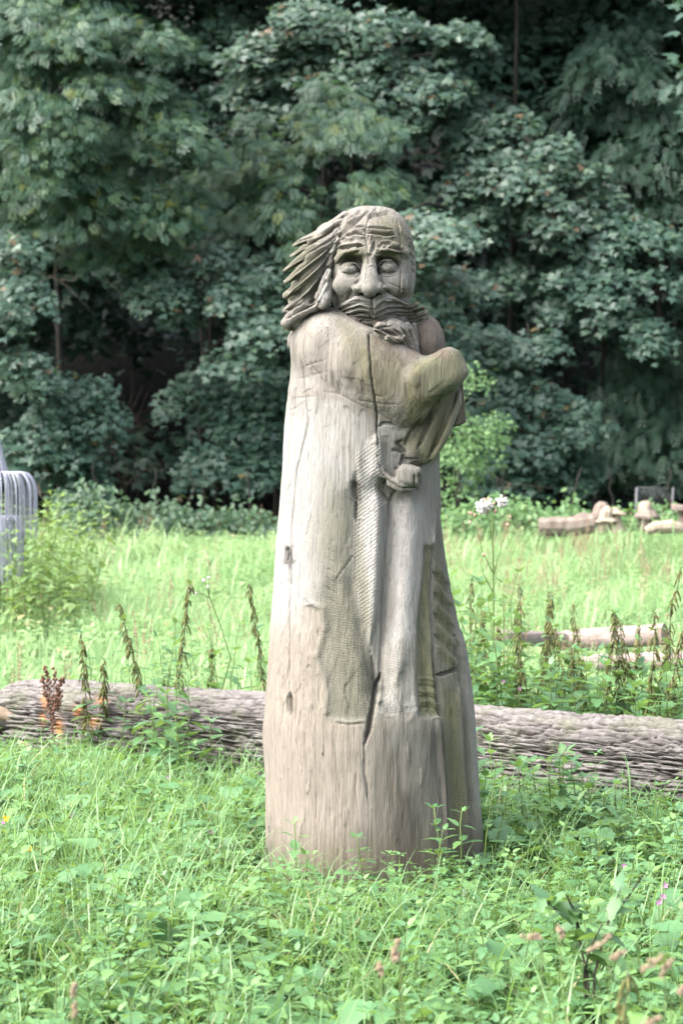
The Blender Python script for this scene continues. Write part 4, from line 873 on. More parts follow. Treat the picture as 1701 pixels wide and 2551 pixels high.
GA, GB = np.array([-1.86, 12.62]), np.array([3.3, 9.06])
gz = lambda p: float(ground(p[0], p[1]))
A = np.array([*GA, gz(GA) + .265]); Bp = np.array([*GB, gz(GB) + .235])
V, Fq, ridge, s, a, nc = log_mesh('bark', A, Bp, .262, .25, M_LOGBARK, amp=.023)
xx, yy = to_px(V); rust = np.zeros(len(V))
for (cx, cy, w, h) in ((112, 1750, 9, 22), (108, 1790, 8, 16), (148, 1815, 10, 26), (195, 1770, 12, 14), (230, 1800, 20, 12), (250, 1745, 16, 9)): rust = np.maximum(rust, np.exp(-((xx - cx) / w) ** 2 - ((yy - cy) / h) ** 2))
log = thing('fallen_log', 'big fallen log with deeply furrowed bark lying behind the statue', 'log', (A + Bp) / 2 - np.array([0, 0, .22]))
link('bark', make_mesh('bark', V, Fq, M_LOGBARK, True, {'ridge': ridge, 'rust': rust}), log)
D_ = (Bp - A) / np.linalg.norm(Bp - A)
def end_face(c, D, r, mat, parent, n=36):
    U_ = np.cross(D, [0, 0, 1.]); U_ /= np.linalg.norm(U_); Wv = np.cross(U_, D); mb = MB(); rings = 7; V = []
    for k in range(rings):
        for j in range(n): a_ = j * 2 * math.pi / n; q = r * (k + .02) / (rings - 1); V.append(c + D * (.012 * math.sin(k * 2.6) + .02 * rng.random()) + q * (math.cos(a_) * U_ + math.sin(a_) * Wv))
    Fq = [[k * n + j, k * n + (j + 1) % n, (k + 1) * n + (j + 1) % n, (k + 1) * n + j] for k in range(rings - 1) for j in range(n)]
    mb.add(V, Fq); return link('cut_end', mb.build('cut_end', mat), parent)
end_face(A + D_ * .02, D_, .17, M_CUT, log); end_face(Bp - D_ * .02, D_, .21, M_CUT, log)
# sawn branch piece at the log's end
p0, p1 = at(-70, 1800, 12.35), at(42, 1792, 12.3); pc = thing('log_piece', 'short sawn piece of pale wood against the thick end of the bark log', 'log', p0 - np.array([0, 0, .1]))
mb = MB(); mb.tube(np.linspace(p0, p1, 9) - [0, 0, .02] + rng.normal(0, .005, (9, 3)), [.052, .056, .055, .054, .056, .054, .052, .05, .042], 10); link('bark', mb.build('bark', M_BARK), pc)
mb = MB(); mb.tube(np.linspace(p0 + [0, -.012, .04], p1 + [0, -.012, .032], 9) + rng.normal(0, .006, (9, 3)), [.04, .042, .044, .04, .042, .044, .04, .038, .026], 8); link('split_face', mb.build('split_face', M_CUT), pc)
p0, p1 = at(50, 1835, 12.2), at(150, 1860, 12.15); pc = thing('branch_stub', 'peeled reddish stub of wood at the underside of the bark log', 'wood', p0)
mb = MB(); mb.tube(np.linspace(p0, p1, 8) - [0, 0, .05] + rng.normal(0, .010, (8, 3)), np.linspace(.028, .012, 8), 8); link('stub', mb.build('stub', plain('peeled wood', (.20, .12, .08), (.36, .25, .18), (20, 20, 20), .85, .2, .4)), pc)
# pale logs in the nettles further back
def pale_log(label, a, b, r):
    root = thing('pale_log', label, 'log', (a + b) / 2 - np.array([0, 0, r])); V, Fq, ridge, *_ = log_mesh('stem', a, b, r, r * .95, M_PALELOG, 120, 40, .004)
    link('stem', make_mesh('stem', V, Fq, M_PALELOG), root); D = (b - a) / np.linalg.norm(b - a)
    end_face(a + D * .004, D, r * .88, M_CUT, root, 24); end_face(b - D * .004, D, r * .86, M_CUT, root, 24)
pale_log('smooth pale log lying behind the nettles, the upper of two', at(1390, 1598, 18.6), at(1655, 1580, 18.2), .088)
pale_log('smooth pale log in the nettles, lower and partly hidden', at(1440, 1652, 16.6), at(1800, 1640, 16.2), .06)
pale_log('short end of a pale log showing left in the nettles', at(1246, 1590, 17.4), at(1400, 1592, 18.4), .06)

# ------------------------------------------------------------------ far carvings
M_CARVED = plain('carved light wood', (.15, .124, .092), (.30, .26, .20), (14, 14, 5), .85, .2, .9)
M_CARVED2 = plain('carved brown wood', (.09, .072, .06), (.20, .165, .14), (14, 14, 5), .85, .2, .9)
FY = 33.0; FP = FY / F
def lathe(mb, base, prof, seg=20, m=0, squash=1.0):
    prof = np.asarray(prof, float); n = len(prof); a_ = np.arange(seg) * 2 * math.pi / seg
    V = np.stack([base[0] + prof[:, :1] * np.cos(a_), base[1] + squash * prof[:, :1] * np.sin(a_), base[2] + prof[:, 1:] * np.ones(seg)], -1).reshape(-1, 3)
    V += .045 * fbm(V * 6, 3, 6)[:, None]
    i, j = np.meshgrid(np.arange(n - 1), np.arange(seg), indexing='ij'); j2 = (j + 1) % seg
    mb.add(V, np.stack([i * seg + j, i * seg + j2, (i + 1) * seg + j2, (i + 1) * seg + j], -1), m)
def fpos(px, py): return at(px, py, FY)
# forked trunk lying left
b = fpos(1410, 1325); root = thing('forked_log', 'forked peeled trunk lying in the meadow edge below the shrubs', 'log', b)
mb = MB(); mb.tube([fpos(1342, 1312), fpos(1370, 1311), fpos(1420, 1312), fpos(1480, 1302)], [.13, .14, .15, .15], 9); link('stem', mb.build('stem', M_CARVED2, False), root)
mb = MB(); mb.tube([fpos(1420, 1312), fpos(1450, 1297), fpos(1466, 1288)], [.1, .12, .09], 10); link('fork', mb.build('fork', M_CARVED2, False), root)
# carved figure: leaning stump with flared mushroom collars
b = fpos(1510, 1325); root = thing('carved_figure', 'pale carved stump of clustered mushrooms standing beside the forked trunk', 'carving', b)
mb = MB(); mb.tube([fpos(1490, 1322), fpos(1492, 1290), fpos(1500, 1262), fpos(1502, 1250)], [.13, .13, .12, .05], 9); link('back_stem', mb.build('back_stem', M_CARVED2, False), root)
mb = MB(); mb.tube([fpos(1500, 1325) - [0, .1, 0], fpos(1504, 1300) - [0, .12, 0], fpos(1508, 1275) - [0, .12, 0], fpos(1512, 1262) - [0, .1, 0]], [.08, .10, .09, .04], 9)
lathe(mb, fpos(1506, 1296) - [0, .12, 0], [(.02, .05), (.10, .03), (.17, -.01), (.15, -.025), (.02, -.01)], 11); link('stem', mb.build('stem', M_CARVED, False), root)
mb = MB(); q = fpos(1534, 1322) - [0, .05, 0]; lathe(mb, q, [(.13, 0), (.10, .06), (.075, .14), (.07, .2), (.08, .245)], 11); link('stem', mb.build('stem', M_CARVED, False), root)
mb = MB(); lathe(mb, q + [.0, 0, .24], [(.02, .10), (.06, .095), (.075, .05), (.11, .035), (.16, .0), (.15, -.02), (.06, -.01)], 12); link('cap', mb.build('cap', M_CARVED, False), root)
# mushroom with domed hat
b = fpos(1605, 1325); root = thing('carved_mushroom', 'carved wooden mushroom with a domed pale top and wide skirted cap', 'carving', b)
mb = MB(); lathe(mb, b, [(.10, 0), (.09, .1), (.10, .22), (.06, .24)], 11); link('stem', mb.build('stem', M_CARVED2, False), root)
mb = MB(); lathe(mb, b + [.03, 0, .2], [(.05, .0), (.18, -.015), (.19, .02), (.15, .07), (.10, .12), (.08, .13)], 13); link('skirt', mb.build('skirt', M_CARVED2, False), root)
mb = MB(); lathe(mb, b + [.0, 0, .28], [(.105, .0), (.105, .07), (.095, .11), (.06, .142), (.005, .15)], 13); link('cap', mb.build('cap', M_CARVED, False), root)
b = fpos(1640, 1328) - [0, .4, 0]; root = thing('split_log', 'short split log lying in front of the carved mushroom', 'log', b)
mb = MB(); mb.tube([fpos(1598, 1322) - [0, .4, 0], fpos(1620, 1313) - [0, .4, 0], fpos(1660, 1309) - [0, .4, 0], fpos(1690, 1316) - [0, .4, 0]], [.06, .09, .10, .07], 9); link('stem', mb.build('stem', M_CARVED, False), root)
b = fpos(1700, 1325); root = thing('carved_table', 'dark flat-topped carved stump at the right edge of the meadow', 'carving', b)
mb = MB(); lathe(mb, b, [(.12, 0), (.10, .1), (.07, .2), (.09, .3), (.09, .34)], 16); link('stem', mb.build('stem', M_CARVED2, False), root)
mb = MB(); lathe(mb, b + [0, 0, .33], [(.02, .06), (.2, .055), (.205, .0), (.05, -.02)], 12); link('tabletop', mb.build('tabletop', M_CARVED2, False), root)

# ------------------------------------------------------------------ wire fence panel and wire sculpture
def metal(name, c, r=.45): t = NT(name); t.p.inputs['Metallic'].default_value = .15; return t.done(c, r, .5)
M_WIRE = metal('galvanised wire', (.26, .27, .33)); M_POST = metal('fence post', (.09, .09, .10))
b = at(1585, 1262, 37.5); b[2] = gz(b[:2]); root = thing('wire_fence', 'chain link fence panel leaning at the dark wood edge above the carved mushroom', 'fence', b)
x0, x1, z0, z1 = at(1578, 1258, 37.5)[0], at(1668, 1258, 37.5)[0], at(1580, 1262, 37.5)[2], at(1580, 1214, 37.5)[2]
for k, x in enumerate((x0, x1)): mb = MB(); mb.tube([[x, 37.5, gz((x, 37.5)) - .05], [x + .05, 37.5, z1]], .022, 6); link('post', mb.build('post', M_POST), root)
mb = MB(); mb.tube([[x0 + .05, 37.5, z1], [x1 + .05, 37.5, z1 - .02]], .006, 5); link('top_wire', mb.build('top_wire', M_POST), root)
mb = MB(); hgt = z1 - z0
for k in range(-8, 18):
    for sg in (1, -1):
        xa = x0 + k * .07; P = [(xa + sg * 0, z0), (xa + sg * hgt * .7, z1)]
        P = np.array([[px_, 37.52 + .01 * sg, pz] for px_, pz in P]); f = np.linspace(0, 1, 9); Q = P[0] + f[:, None] * (P[1] - P[0]); Q = Q[(Q[:, 0] > x0) & (Q[:, 0] < x1)]
        if len(Q) > 1: mb.tube(Q[[0, -1]], .004, 4)
link('mesh_wire', mb.build('mesh_wire', M_POST), root)
WY = 21.0; wb = at(-10, 1360, WY); wb[2] = gz(wb[:2])
root = thing('wire_sculpture', 'tiered fountain sculpture of bent silvery wires standing at the left edge', 'sculpture', wb)
mb = MB(); mb.tube([wb, wb + [0, 0, at(0, 1080, WY)[2] - wb[2]]], [.05, .03], 8); link('post', mb.build('post', M_POST), root)
def wire_tier(z_from, r_out, z_drop, n, rise, y_sq=1.0, cone=False):
    shp = None
    for k in range(n):
        a_ = k * 2 * math.pi / n + rng.normal(0, .03); ro = r_out * rng.uniform(.86, 1.06); u_ = np.linspace(0, 1, 14)
        rad = ro * np.sin(np.clip(u_ * 1.5, 0, 1) * math.pi / 2) ; zz = z_from + rise * np.sin(np.clip(u_ * 2, 0, 1) * math.pi) * (u_ < .5) + np.where(u_ > .35, -(z_drop * rng.uniform(.85, 1.1)) * (np.clip(u_ - .35, 0, 1) / .65) ** 1.5, 0)
        if cone: rad = ro * (.12 + .88 * u_ ** 1.4) * rng.uniform(.7, 1.1); zz = z_from - z_drop * u_ * rng.uniform(.9, 1.05)
        P = np.stack([wb[0] + rad * math.cos(a_), WY + y_sq * rad * math.sin(a_), zz], 1); m2 = MB(); m2.tube(P, .006, 4, cap=False); link('wire', m2.build('wire', M_WIRE), root)
zpx = lambda py: at(0, py, WY)[2]
wire_tier(zpx(1060), .16, zpx(1060) - zpx(1205), 40, .0, cone=True); wire_tier(zpx(1180), .365, zpx(1180) - zpx(1330), 84, .015); wire_tier(zpx(1285), .24, zpx(1285) - zpx(1440), 54, .0)
# ------------------------------------------------------------------ meadow plants (unlinked templates, then scattered)
M_GRASS = leaf_mat('grass blade', (.12, .24, .085), (.155, .29, .11), (.21, .34, .15), .4, .4, .5, old=(.36, .32, .17), old_f=.06)
M_NETTLE = leaf_mat('nettle leaf', (.075, .18, .075), (.108, .23, .09), (.16, .29, .09), .34, .42, .5, old=(.26, .30, .09), old_f=.004)
M_NETTLE2 = leaf_mat('dark nettle leaf', (.055, .130, .060), (.078, .168, .068), (.11, .21, .07), .32, .42, .45, old=(.30, .28, .06), old_f=.04)
M_STEM = plain('green stem', (.06, .10, .03), (.10, .14, .04), (30, 30, 10), .7, .3)
M_DSTEM = plain('dark stem', (.030, .028, .022), (.07, .06, .04), (30, 30, 10), .7, .3)
M_SEED = plain('nettle seed strings', (.065, .072, .028), (.13, .13, .05), (60, 60, 60), .9, .1)
M_MEADOWB = leaf_mat('meadow grass', (.21, .36, .15), (.27, .43, .19), (.34, .50, .23), .44, .45, .4, old=(.34, .29, .15), old_f=.05, patch=(.31, .42, .20), tcol=(.36, .55, .24))
M_WEED = leaf_mat('yellowish weed', (.13, .225, .085), (.17, .27, .10), (.23, .32, .13), .35, .5, .3, old=(.34, .30, .16), old_f=.05)
M_GREYWEED = leaf_mat('grey green weed', (.10, .16, .085), (.13, .19, .10), (.16, .22, .12), .3, .5, .3)
def blades(n, L, w, spread, bend, seed, segs=6, up=1.0):
    r = np.random.default_rng(seed); V, Fq, rn = [], [], []
    for k in range(n):
        a = r.random() * 2 * math.pi; l = L * r.uniform(.55, 1.15); b = bend * r.uniform(.4, 1.3); lean = r.uniform(.05, .35); ww = w * r.uniform(.7, 1.2)
        u = np.linspace(0, 1, segs); ang = lean + b * u ** 1.6
        dx = np.concatenate([[0], np.cumsum(np.sin(ang[:-1]))]) * l / (segs - 1); dz = np.concatenate([[0], np.cumsum(np.cos(ang[:-1]))]) * l / (segs - 1) * up
        d = np.array([math.cos(a), math.sin(a)]); tw = a + math.pi / 2 + r.normal(0, .4); sd = np.array([math.cos(tw), math.sin(tw), 0])
        c = np.stack([dx * d[0], dx * d[1], dz], 1) + np.array([*(r.normal(0, spread, 2)), 0]); h = ww * np.clip(1.05 - u ** 2.5, .05, 1) / 2
        base = len(V) and sum(len(v) for v in V); V.append(np.stack([c - h[:, None] * sd, c + h[:, None] * sd], 1).reshape(-1, 3)); i = np.arange(segs - 1) * 2 + (base or 0)
        Fq.append(np.stack([i, i + 1, i + 3, i + 2], 1)); rn.append(np.full(segs * 2, r.random()))
    return np.concatenate(V), np.concatenate(Fq), np.concatenate(rn)
def serrate(n=7, w=.30, fold=.06, droop=.18):
    """nettle leaf, unit long, toothed edge, folded along the midrib"""
    u = np.linspace(0, 1, n); prof = w * np.sin(np.clip(u * .93 + .07, 0, 1) * math.pi) ** .8 * (1.15 - .55 * u); z = -droop * u ** 2
    tooth = np.where(np.arange(n) % 2, 1.12, .86); l = prof * tooth
    V = np.concatenate([np.stack([-l, u - .04 * (np.arange(n) % 2 == 0), z + fold * prof / w], 1), np.stack([0 * u, u, z], 1), np.stack([l, u - .04 * (np.arange(n) % 2 == 0), z + fold * prof / w], 1)])
    i = np.arange(n - 1); return V, np.concatenate([np.stack([i, i + n, i + n + 1, i + 1], 1), np.stack([i + n, i + 2 * n, i + 2 * n + 1, i + n + 1], 1)])
LEAF = serrate(); LEAF_LO = serrate(4)
def rotz(a): c, s = math.cos(a), math.sin(a); return np.array([[c, -s, 0], [s, c, 0], [0, 0, 1.]])
def rotx(a): c, s = math.cos(a), math.sin(a); return np.array([[1, 0, 0], [0, c, -s], [0, s, c]])
def nettle_data(h, nodes, leaf, seed, lean=.1, T=LEAF):
    """returns stem points and a list of (rotation, position, size) for its leaves"""
    r = np.random.default_rng(seed); n = nodes + 2; u = np.linspace(0, 1, n); la = r.random() * 6.28
    P = np.stack([math.cos(la) * lean * h * u ** 1.5, math.sin(la) * lean * h * u ** 1.5, h * u], 1) + np.cumsum(r.normal(0, .004, (n, 3)), 0) * h * 2
    out = []; a0 = r.random() * 6.28
    for k in range(1, n):
        f = k / (n - 1); s = leaf * (1.05 - .65 * f ** 2.2) * r.uniform(.85, 1.15) * (.75 if k == 1 else 1)
        for sd in ((0, 1) if k < n - 1 else (0, 1, .5, 1.5)):
            a = a0 + (k % 2) * math.pi / 2 + sd * math.pi + r.normal(0, .22); tilt = r.normal(-.05, .28) + .5 * f ** 3
            out.append((rotz(a) @ rotx(tilt) @ rotz(0), P[k] + rotz(a) @ np.array([0, .012, 0]), s))
    return P, out
def merge(parts, mats, name):
    V, Fq, M, A_, n = [], [], [], [], 0
    for v, f, m, rn in parts: V.append(v); Fq.append(np.asarray(f) + n); M.append(np.full(len(f), m)); A_.append(np.broadcast_to(rn, (len(v),))); n += len(v)
    return make_mesh(name, np.concatenate(V), np.concatenate(Fq), mats, True, {'rnd': np.concatenate(A_)}, np.concatenate(M))
def tube_data(P, r, seg=4): m = MB(); m.tube(P, r, seg, cap=False); return np.concatenate(m.V), np.concatenate(m.F)
def nettle_mesh(seed, h=.36, nodes=6, leaf=.075, mats=None, T=LEAF, lean=.15):
    r = np.random.default_rng(seed + 99); P, lv = nettle_data(h, nodes, leaf, seed, lean); parts = [(*tube_data(P, np.linspace(.0028, .0012, len(P))), 1, .5)]
    for Rm, p, s in lv: parts.append((p + (T[0] * s) @ Rm.T, T[1], 0, r.random()))
    return merge(parts, mats or [M_NETTLE, M_STEM], 'nettle_plant')
def herb_mesh(seed):
    """low broad leaves on short stalks"""
    r = np.random.default_rng(seed); parts = []
    for k in range(9):
        a = r.random() * 6.28; d = r.uniform(.02, .14); z = r.uniform(.06, .22); s = r.uniform(.05, .11); p = np.array([math.cos(a) * d, math.sin(a) * d, z])
        parts.append((p + (LEAF[0] * s * np.array([1.3, 1, 1])) @ (rotz(a - 1.57 + r.normal(0, .4)) @ rotx(r.normal(0, .3))).T, LEAF[1], 0, r.random())); parts.append((*tube_data(np.array([[0, 0, 0], p * .6 + [0, 0, .02], p]), .0016), 1, .5))
    return merge(parts, [M_NETTLE, M_STEM], 'broad_herb')
def coll(meshes, name):
    c = bpy.data.collections.new(name)
    for k, me in enumerate(meshes): c.objects.link(bpy.data.objects.new('%s_%03d' % (name, k), me))
    return c
def scatter(name, P, collection, scl, label, cat, tilt=.12, nvar=None):
    n = len(P); nvar = nvar or len(collection.objects)
    me = bpy.data.meshes.new(name); me.vertices.add(n); me.vertices.foreach_set('co', np.asarray(P, np.float32).ravel())
    rot = np.stack([rng.normal(0, tilt, n), rng.normal(0, tilt, n), rng.random(n) * 6.28], 1).astype(np.float32)
    for k, ty, v in (('rot', 'FLOAT_VECTOR', rot), ('scl', 'FLOAT', np.asarray(scl, np.float32)), ('pick', 'INT', rng.integers(0, nvar, n).astype(np.int32))):
        a = me.attributes.new(k, ty, 'POINT'); a.data.foreach_set('vector' if ty == 'FLOAT_VECTOR' else 'value', v.ravel())
    o = bpy.data.objects.new(name, me); C.objects.link(o); tag(o, label, cat, kind='stuff')
    g = bpy.data.node_groups.new(name, 'GeometryNodeTree'); g.interface.new_socket('Geometry', in_out='INPUT', socket_type='NodeSocketGeometry'); g.interface.new_socket('Geometry', in_out='OUTPUT', socket_type='NodeSocketGeometry')
    N = g.nodes; gi, go = N.new('NodeGroupInput'), N.new('NodeGroupOutput'); ip = N.new('GeometryNodeInstanceOnPoints'); ci = N.new('GeometryNodeCollectionInfo')
    ci.inputs['Collection'].default_value = collection; ci.inputs['Separate Children'].default_value = True; ci.inputs['Reset Children'].default_value = True
    def named(nm, ty): q = N.new('GeometryNodeInputNamedAttribute'); q.data_type = ty; q.inputs['Name'].default_value = nm; return q.outputs['Attribute']
    e2r = N.new('FunctionNodeEulerToRotation'); Lk = g.links
    Lk.new(named('rot', 'FLOAT_VECTOR'), e2r.inputs[0]); Lk.new(gi.outputs[0], ip.inputs['Points']); Lk.new(ci.outputs[0], ip.inputs['Instance']); ip.inputs['Pick Instance'].default_value = True
    Lk.new(named('pick', 'INT'), ip.inputs['Instance Index']); Lk.new(e2r.outputs[0], ip.inputs['Rotation']); Lk.new(named('scl', 'FLOAT'), ip.inputs['Scale']); Lk.new(ip.outputs[0], go.inputs[0])
    o.modifiers.new('scatter', 'NODES').node_group = g
    return o
def field_points(n, y0, y1, margin=1.6, gaps=0.0, seed=1, pw=1.0):
    """points over the wedge of meadow in view, thinned in patches; kept off the statue and the log"""
    r = np.random.default_rng(seed); u = r.random(n); y = np.sqrt(y0 ** 2 + (y1 ** 2 - y0 ** 2) * u) if pw == 1 else y0 + (y1 - y0) * u ** pw
    x = (r.random(n) * 2 - 1) * (y * .148 * margin + .35); P = np.stack([x, y, ground(x, y)], 1)
    ok = ((P[:, 0] - .13) / .44) ** 2 + ((P[:, 1] - YC) / .43) ** 2 > 1
    a, b = A[:2], Bp[:2]; D = b - a; h = np.clip(((P[:, :2] - a) @ D) / (D @ D), 0, 1); ok &= np.linalg.norm(P[:, :2] - a - h[:, None] * D, axis=1) > .24
    if gaps: ok &= fbm(P * np.array([1.1, 1.1, 0]) + seed, 2, seed) > -gaps + .0
    return P[ok]
tufts = coll([make_mesh('grass_tuft', *(lambda d: (d[0], d[1]))(q), M_GRASS, True, {'rnd': q[2]}) for q in [blades(13, .44, .0075, .035, 2.0, 50 + k) for k in range(7)]], 'grass_tuft')
nettles = coll([nettle_mesh(k, r_, n_, l_) for k, (r_, n_, l_) in enumerate([(.30, 5, .075), (.34, 6, .08), (.26, 5, .07), (.38, 6, .085), (.3, 6, .065), (.22, 4, .07), (.33, 6, .075), (.28, 5, .09)])], 'nettle_plant')
herbs = coll([herb_mesh(70 + k) for k in range(5)], 'broad_herb')
mtufts = coll([make_mesh('meadow_tuft', q[0], q[1], M_MEADOWB, True, {'rnd': q[2]}) for q in [blades(18, .25, .010, .12, 1.3, 90 + k, 4) for k in range(6)]], 'meadow_tuft')
mherbs = coll([nettle_mesh(200 + k, .24, 5, .10, [M_MEADOWB, M_STEM], LEAF_LO) for k in range(5)], 'meadow_herb')
weeds = coll([nettle_mesh(300 + k, .75, 9, .10, [M_WEED, M_STEM], LEAF_LO, .25) for k in range(5)], 'yellow_weed')
gweeds = coll([nettle_mesh(320 + k, .5, 8, .07, [M_GREYWEED, M_STEM], LEAF_LO, .25) for k in range(4)], 'grey_weed')

def near_scale(P, s):
    """plants trodden lower in front of and around the statue"""
    d = np.hypot((P[:, 0] - .13) / 1.0, (P[:, 1] - (YC - .5)) / 1.3); a, b = A[:2], Bp[:2]; D = b - a; h = np.clip(((P[:, :2] - a) @ D) / (D @ D), 0, 1); dl = np.linalg.norm(P[:, :2] - a - h[:, None] * D, axis=1)
    return s * (.68 + .32 * smooth((d - .25) / .8)) * (.82 + .18 * smooth((dl - .35) / 1.2))
def leftness(P): return smooth(.5 - P[:, 0] / (P[:, 1] * .11) * .5)
P = field_points(5200, 4.3, 13.5, seed=11); lf = leftness(P) * smooth((P[:, 1] - 6.8) / 1.5); P = P[rng.random(len(P)) > lf * .75]
scatter('nettle_undergrowth', P, nettles, near_scale(P, rng.uniform(.65, 1.15, len(P))), 'dense low nettles covering the ground around the statue', 'undergrowth')
P = field_points(5300, 4.3, 14, seed=12); lf = leftness(P); P = P[rng.random(len(P)) < .35 + .65 * lf * smooth((P[:, 1] - 5) / 2)]
scatter('long_grass', P, tufts, near_scale(P, rng.uniform(.6, 1.1, len(P))), 'long arching grass growing between the nettles', 'grass')
P = field_points(2700, 4.3, 14, seed=13)
scatter('herb_layer', P, herbs, near_scale(P, rng.uniform(.7, 1.3, len(P))), 'broad leaved herbs low in the undergrowth', 'undergrowth')
P = field_points(16000, 12.9, 47, 1.75, seed=14)
scatter('meadow_grass', P, mtufts, rng.uniform(.5, 1.15, len(P)) * (1.05 - .35 * smooth((P[:, 1] - 18) / 14)) * (1 + .45 * fbm(P * np.array([.8, .8, 0]) + 3, 2, 8)), 'bright meadow grass stretching back to the wood', 'grass')
P = field_points(11500, 12.9, 46, 1.75, seed=15, gaps=.25)
scatter('meadow_herbs', P, mherbs, rng.uniform(.6, 1.2, len(P)), 'leafy herbs scattered through the far meadow', 'undergrowth')
def dry_mesh(seed):
    r = np.random.default_rng(seed); m = MB()
    for k in range(5):
        a = r.normal(0, .12, 2); h = r.uniform(.35, .7); b = np.array([*r.normal(0, .06, 2), 0]); P = b + np.array([[0, 0, 0], [a[0] * .4 * h, a[1] * .4 * h, h * .5], [a[0] * h, a[1] * h, h]]); m.tube(P, [.004, .003, .002], 3, cap=False)
        for q in range(9): m.blob(P[1] + (P[2] - P[1]) * r.random() + r.normal(0, .006, 3), r.uniform(.005, .010), 4, 3)
    return m.build('dry_stem', M_DRY)
M_DRY = plain('dry stalk', (.17, .11, .075), (.34, .26, .18), (12, 12, 12), .9, .1)
drys = coll([dry_mesh(340 + k) for k in range(5)], 'dry_stem')
P = field_points(1000, 14.5, 40, 1.2, seed=21, gaps=-.12); P = P[(P[:, 0] > .15 * 0) | (rng.random(len(P)) < .3)]
scatter('dry_stalks', P, drys, rng.uniform(.5, 1.0, len(P)), 'thin brown dry stalks standing in the far meadow', 'weeds')
P = field_points(500, 14, 38, 1.2, seed=22, gaps=-.15)
scatter('tall_tufts', P, mtufts, rng.uniform(1.4, 2.2, len(P)), 'taller clumps of meadow grass', 'grass')
def patch(px, py, w, h, n, Y0, Y1, seed):
    r = np.random.default_rng(seed); y = r.uniform(Y0, Y1, n); x = (px - CX + np.clip(r.normal(0, w, n), -2 * w, 1.6 * w)) / F * y; return np.stack([x, y, ground(x, y)], 1)
P = patch(70, 0, 95, 0, 190, 19.5, 25, 5); scatter('yellow_weeds', P, weeds, rng.uniform(.7, 1.6, len(P)), 'yellowish green tall weeds in front of the wire sculpture', 'weeds')
P = patch(1600, 0, 90, 0, 120, 25, 31, 6); scatter('grey_weeds', P, gweeds, rng.uniform(.5, .9, len(P)), 'greyish herbs in the far meadow in front of the carved mushroom', 'weeds')

# ------------------------------------------------------------------ single plants
LEAF_ME = [make_mesh('leaf', LEAF[0], LEAF[1], m, True, {'rnd': np.full(len(LEAF[0]), v)}) for m in (M_NETTLE, M_NETTLE2) for v in (.1, .45, .8)]
def seed_strings(P, f0, n, seed, L=.07):
    """the drooping strings of seeds that hang at the upper nodes of a ripe nettle"""
    r = np.random.default_rng(seed); mb = MB()
    for k in range(n):
        f = f0 + (1 - f0) * r.random(); i = f * (len(P) - 1); i0 = min(int(i), len(P) - 2); p = P[i0] + (P[i0 + 1] - P[i0]) * (i - i0)
        a = r.random() * 6.28; l = L * r.uniform(.5, 1.2) * (1.15 - .6 * f); d = np.array([math.cos(a), math.sin(a), 0]); u = np.linspace(0, 1, 5)[:, None]
        Q = p + d * l * .55 * u ** .7 + np.array([0, 0, -1]) * l * u ** 1.8; mb.tube(Q, np.array([.0015, .003, .0042, .0036, .002]) * r.uniform(.6, 1.4), 4)
    return mb
def single_nettle(name, label, group, px, Y, h, nodes, leaf, seed, lean=.08, seeds=0, mset=1, dark=True, leaves=True, lean_dir=None):
    b = at(px, 1500, Y); b[2] = gz(b[:2]); root = thing(name, label, 'nettle', b, group)
    P, lv = nettle_data(h, nodes, leaf, seed, lean)
    if lean_dir is not None: P[:, 0] = np.linspace(0, 1, len(P)) ** 1.3 * lean_dir * h; lv = [(R, np.array([np.interp(p[2], P[:, 2], P[:, 0]), p[1], p[2]]), s) for R, p, s in lv]
    mb = MB(); mb.tube(P, np.linspace(.005, .002, len(P)), 5); link('stem', mb.build('stem', M_DSTEM if dark else M_STEM), root, False)
    for k, (R, p, s) in enumerate(lv):
        f = p[2] / h
        if seeds and f > .55 and k % 3: s *= .5
        o = link('leaf', LEAF_ME[mset * 3 + (k * 7 + seed) % 3], root, False); M = np.eye(4); M[:3, :3] = R * s; M[:3, 3] = p
        import mathutils; o.matrix_local = mathutils.Matrix(M.tolist())
    if seeds: mb = seed_strings(P, .38, seeds, seed); link('seed_strings', mb.build('seed_strings', M_SEED), root, False)
    return root
ORD = 'first second third fourth fifth sixth seventh eighth ninth tenth eleventh twelfth thirteenth fourteenth fifteenth sixteenth seventeenth eighteenth nineteenth twentieth'.split()
row = [(1183, 13.6, 1.0), (1205, 13.2, .86), (1272, 13.5, .95), (1300, 12.9, .86), (1330, 13.4, .98), (1352, 13.0, .98), (1370, 12.7, .85), (1400, 13.1, .8), (1432, 12.7, .72), (1468, 13.3, .95), (1512, 12.6, .92), (1530, 12.8, .95), (1560, 13.4, .8), (1592, 12.9, .88), (1612, 12.7, .92), (1642, 13.1, 1.16), (1660, 12.6, .85), (1690, 13.0, .8), (1240, 12.9, .8)]
lab = {1183: 'tall seeding nettle closest to the statue, behind the log', 1642: 'tallest seeding nettle, towards the right end of the row behind the log', 1468: 'seeding nettle crossing in front of the upper pale log', 1352: 'thick seeding nettle nearest the short pale log end'}
for k, (px, Y, h) in enumerate(sorted(row)):
    Y -= (px - 1165) * .0022
    single_nettle('tall_nettle', lab.get(px, 'ripe seeding nettle, %s from the statue in the row behind the log' % ORD[k]), 'ripe nettles behind the log', px, Y, h * .95, 10, .13, 400 + k, .10, 70, 1)
for k in range(80):
    px = rng.uniform(1150, 1730); Y = rng.uniform(11.9, 14.2) - (px - 1165) * .0022
    single_nettle('bushy_nettle', 'leafy nettle without seeds filling the row behind the bark log', 'leafy nettles behind the log', px, Y, rng.uniform(.42, .70) if px > 1270 else rng.uniform(.6, 1.05), 9, .15, 500 + k, .12, 0, k % 2, False)
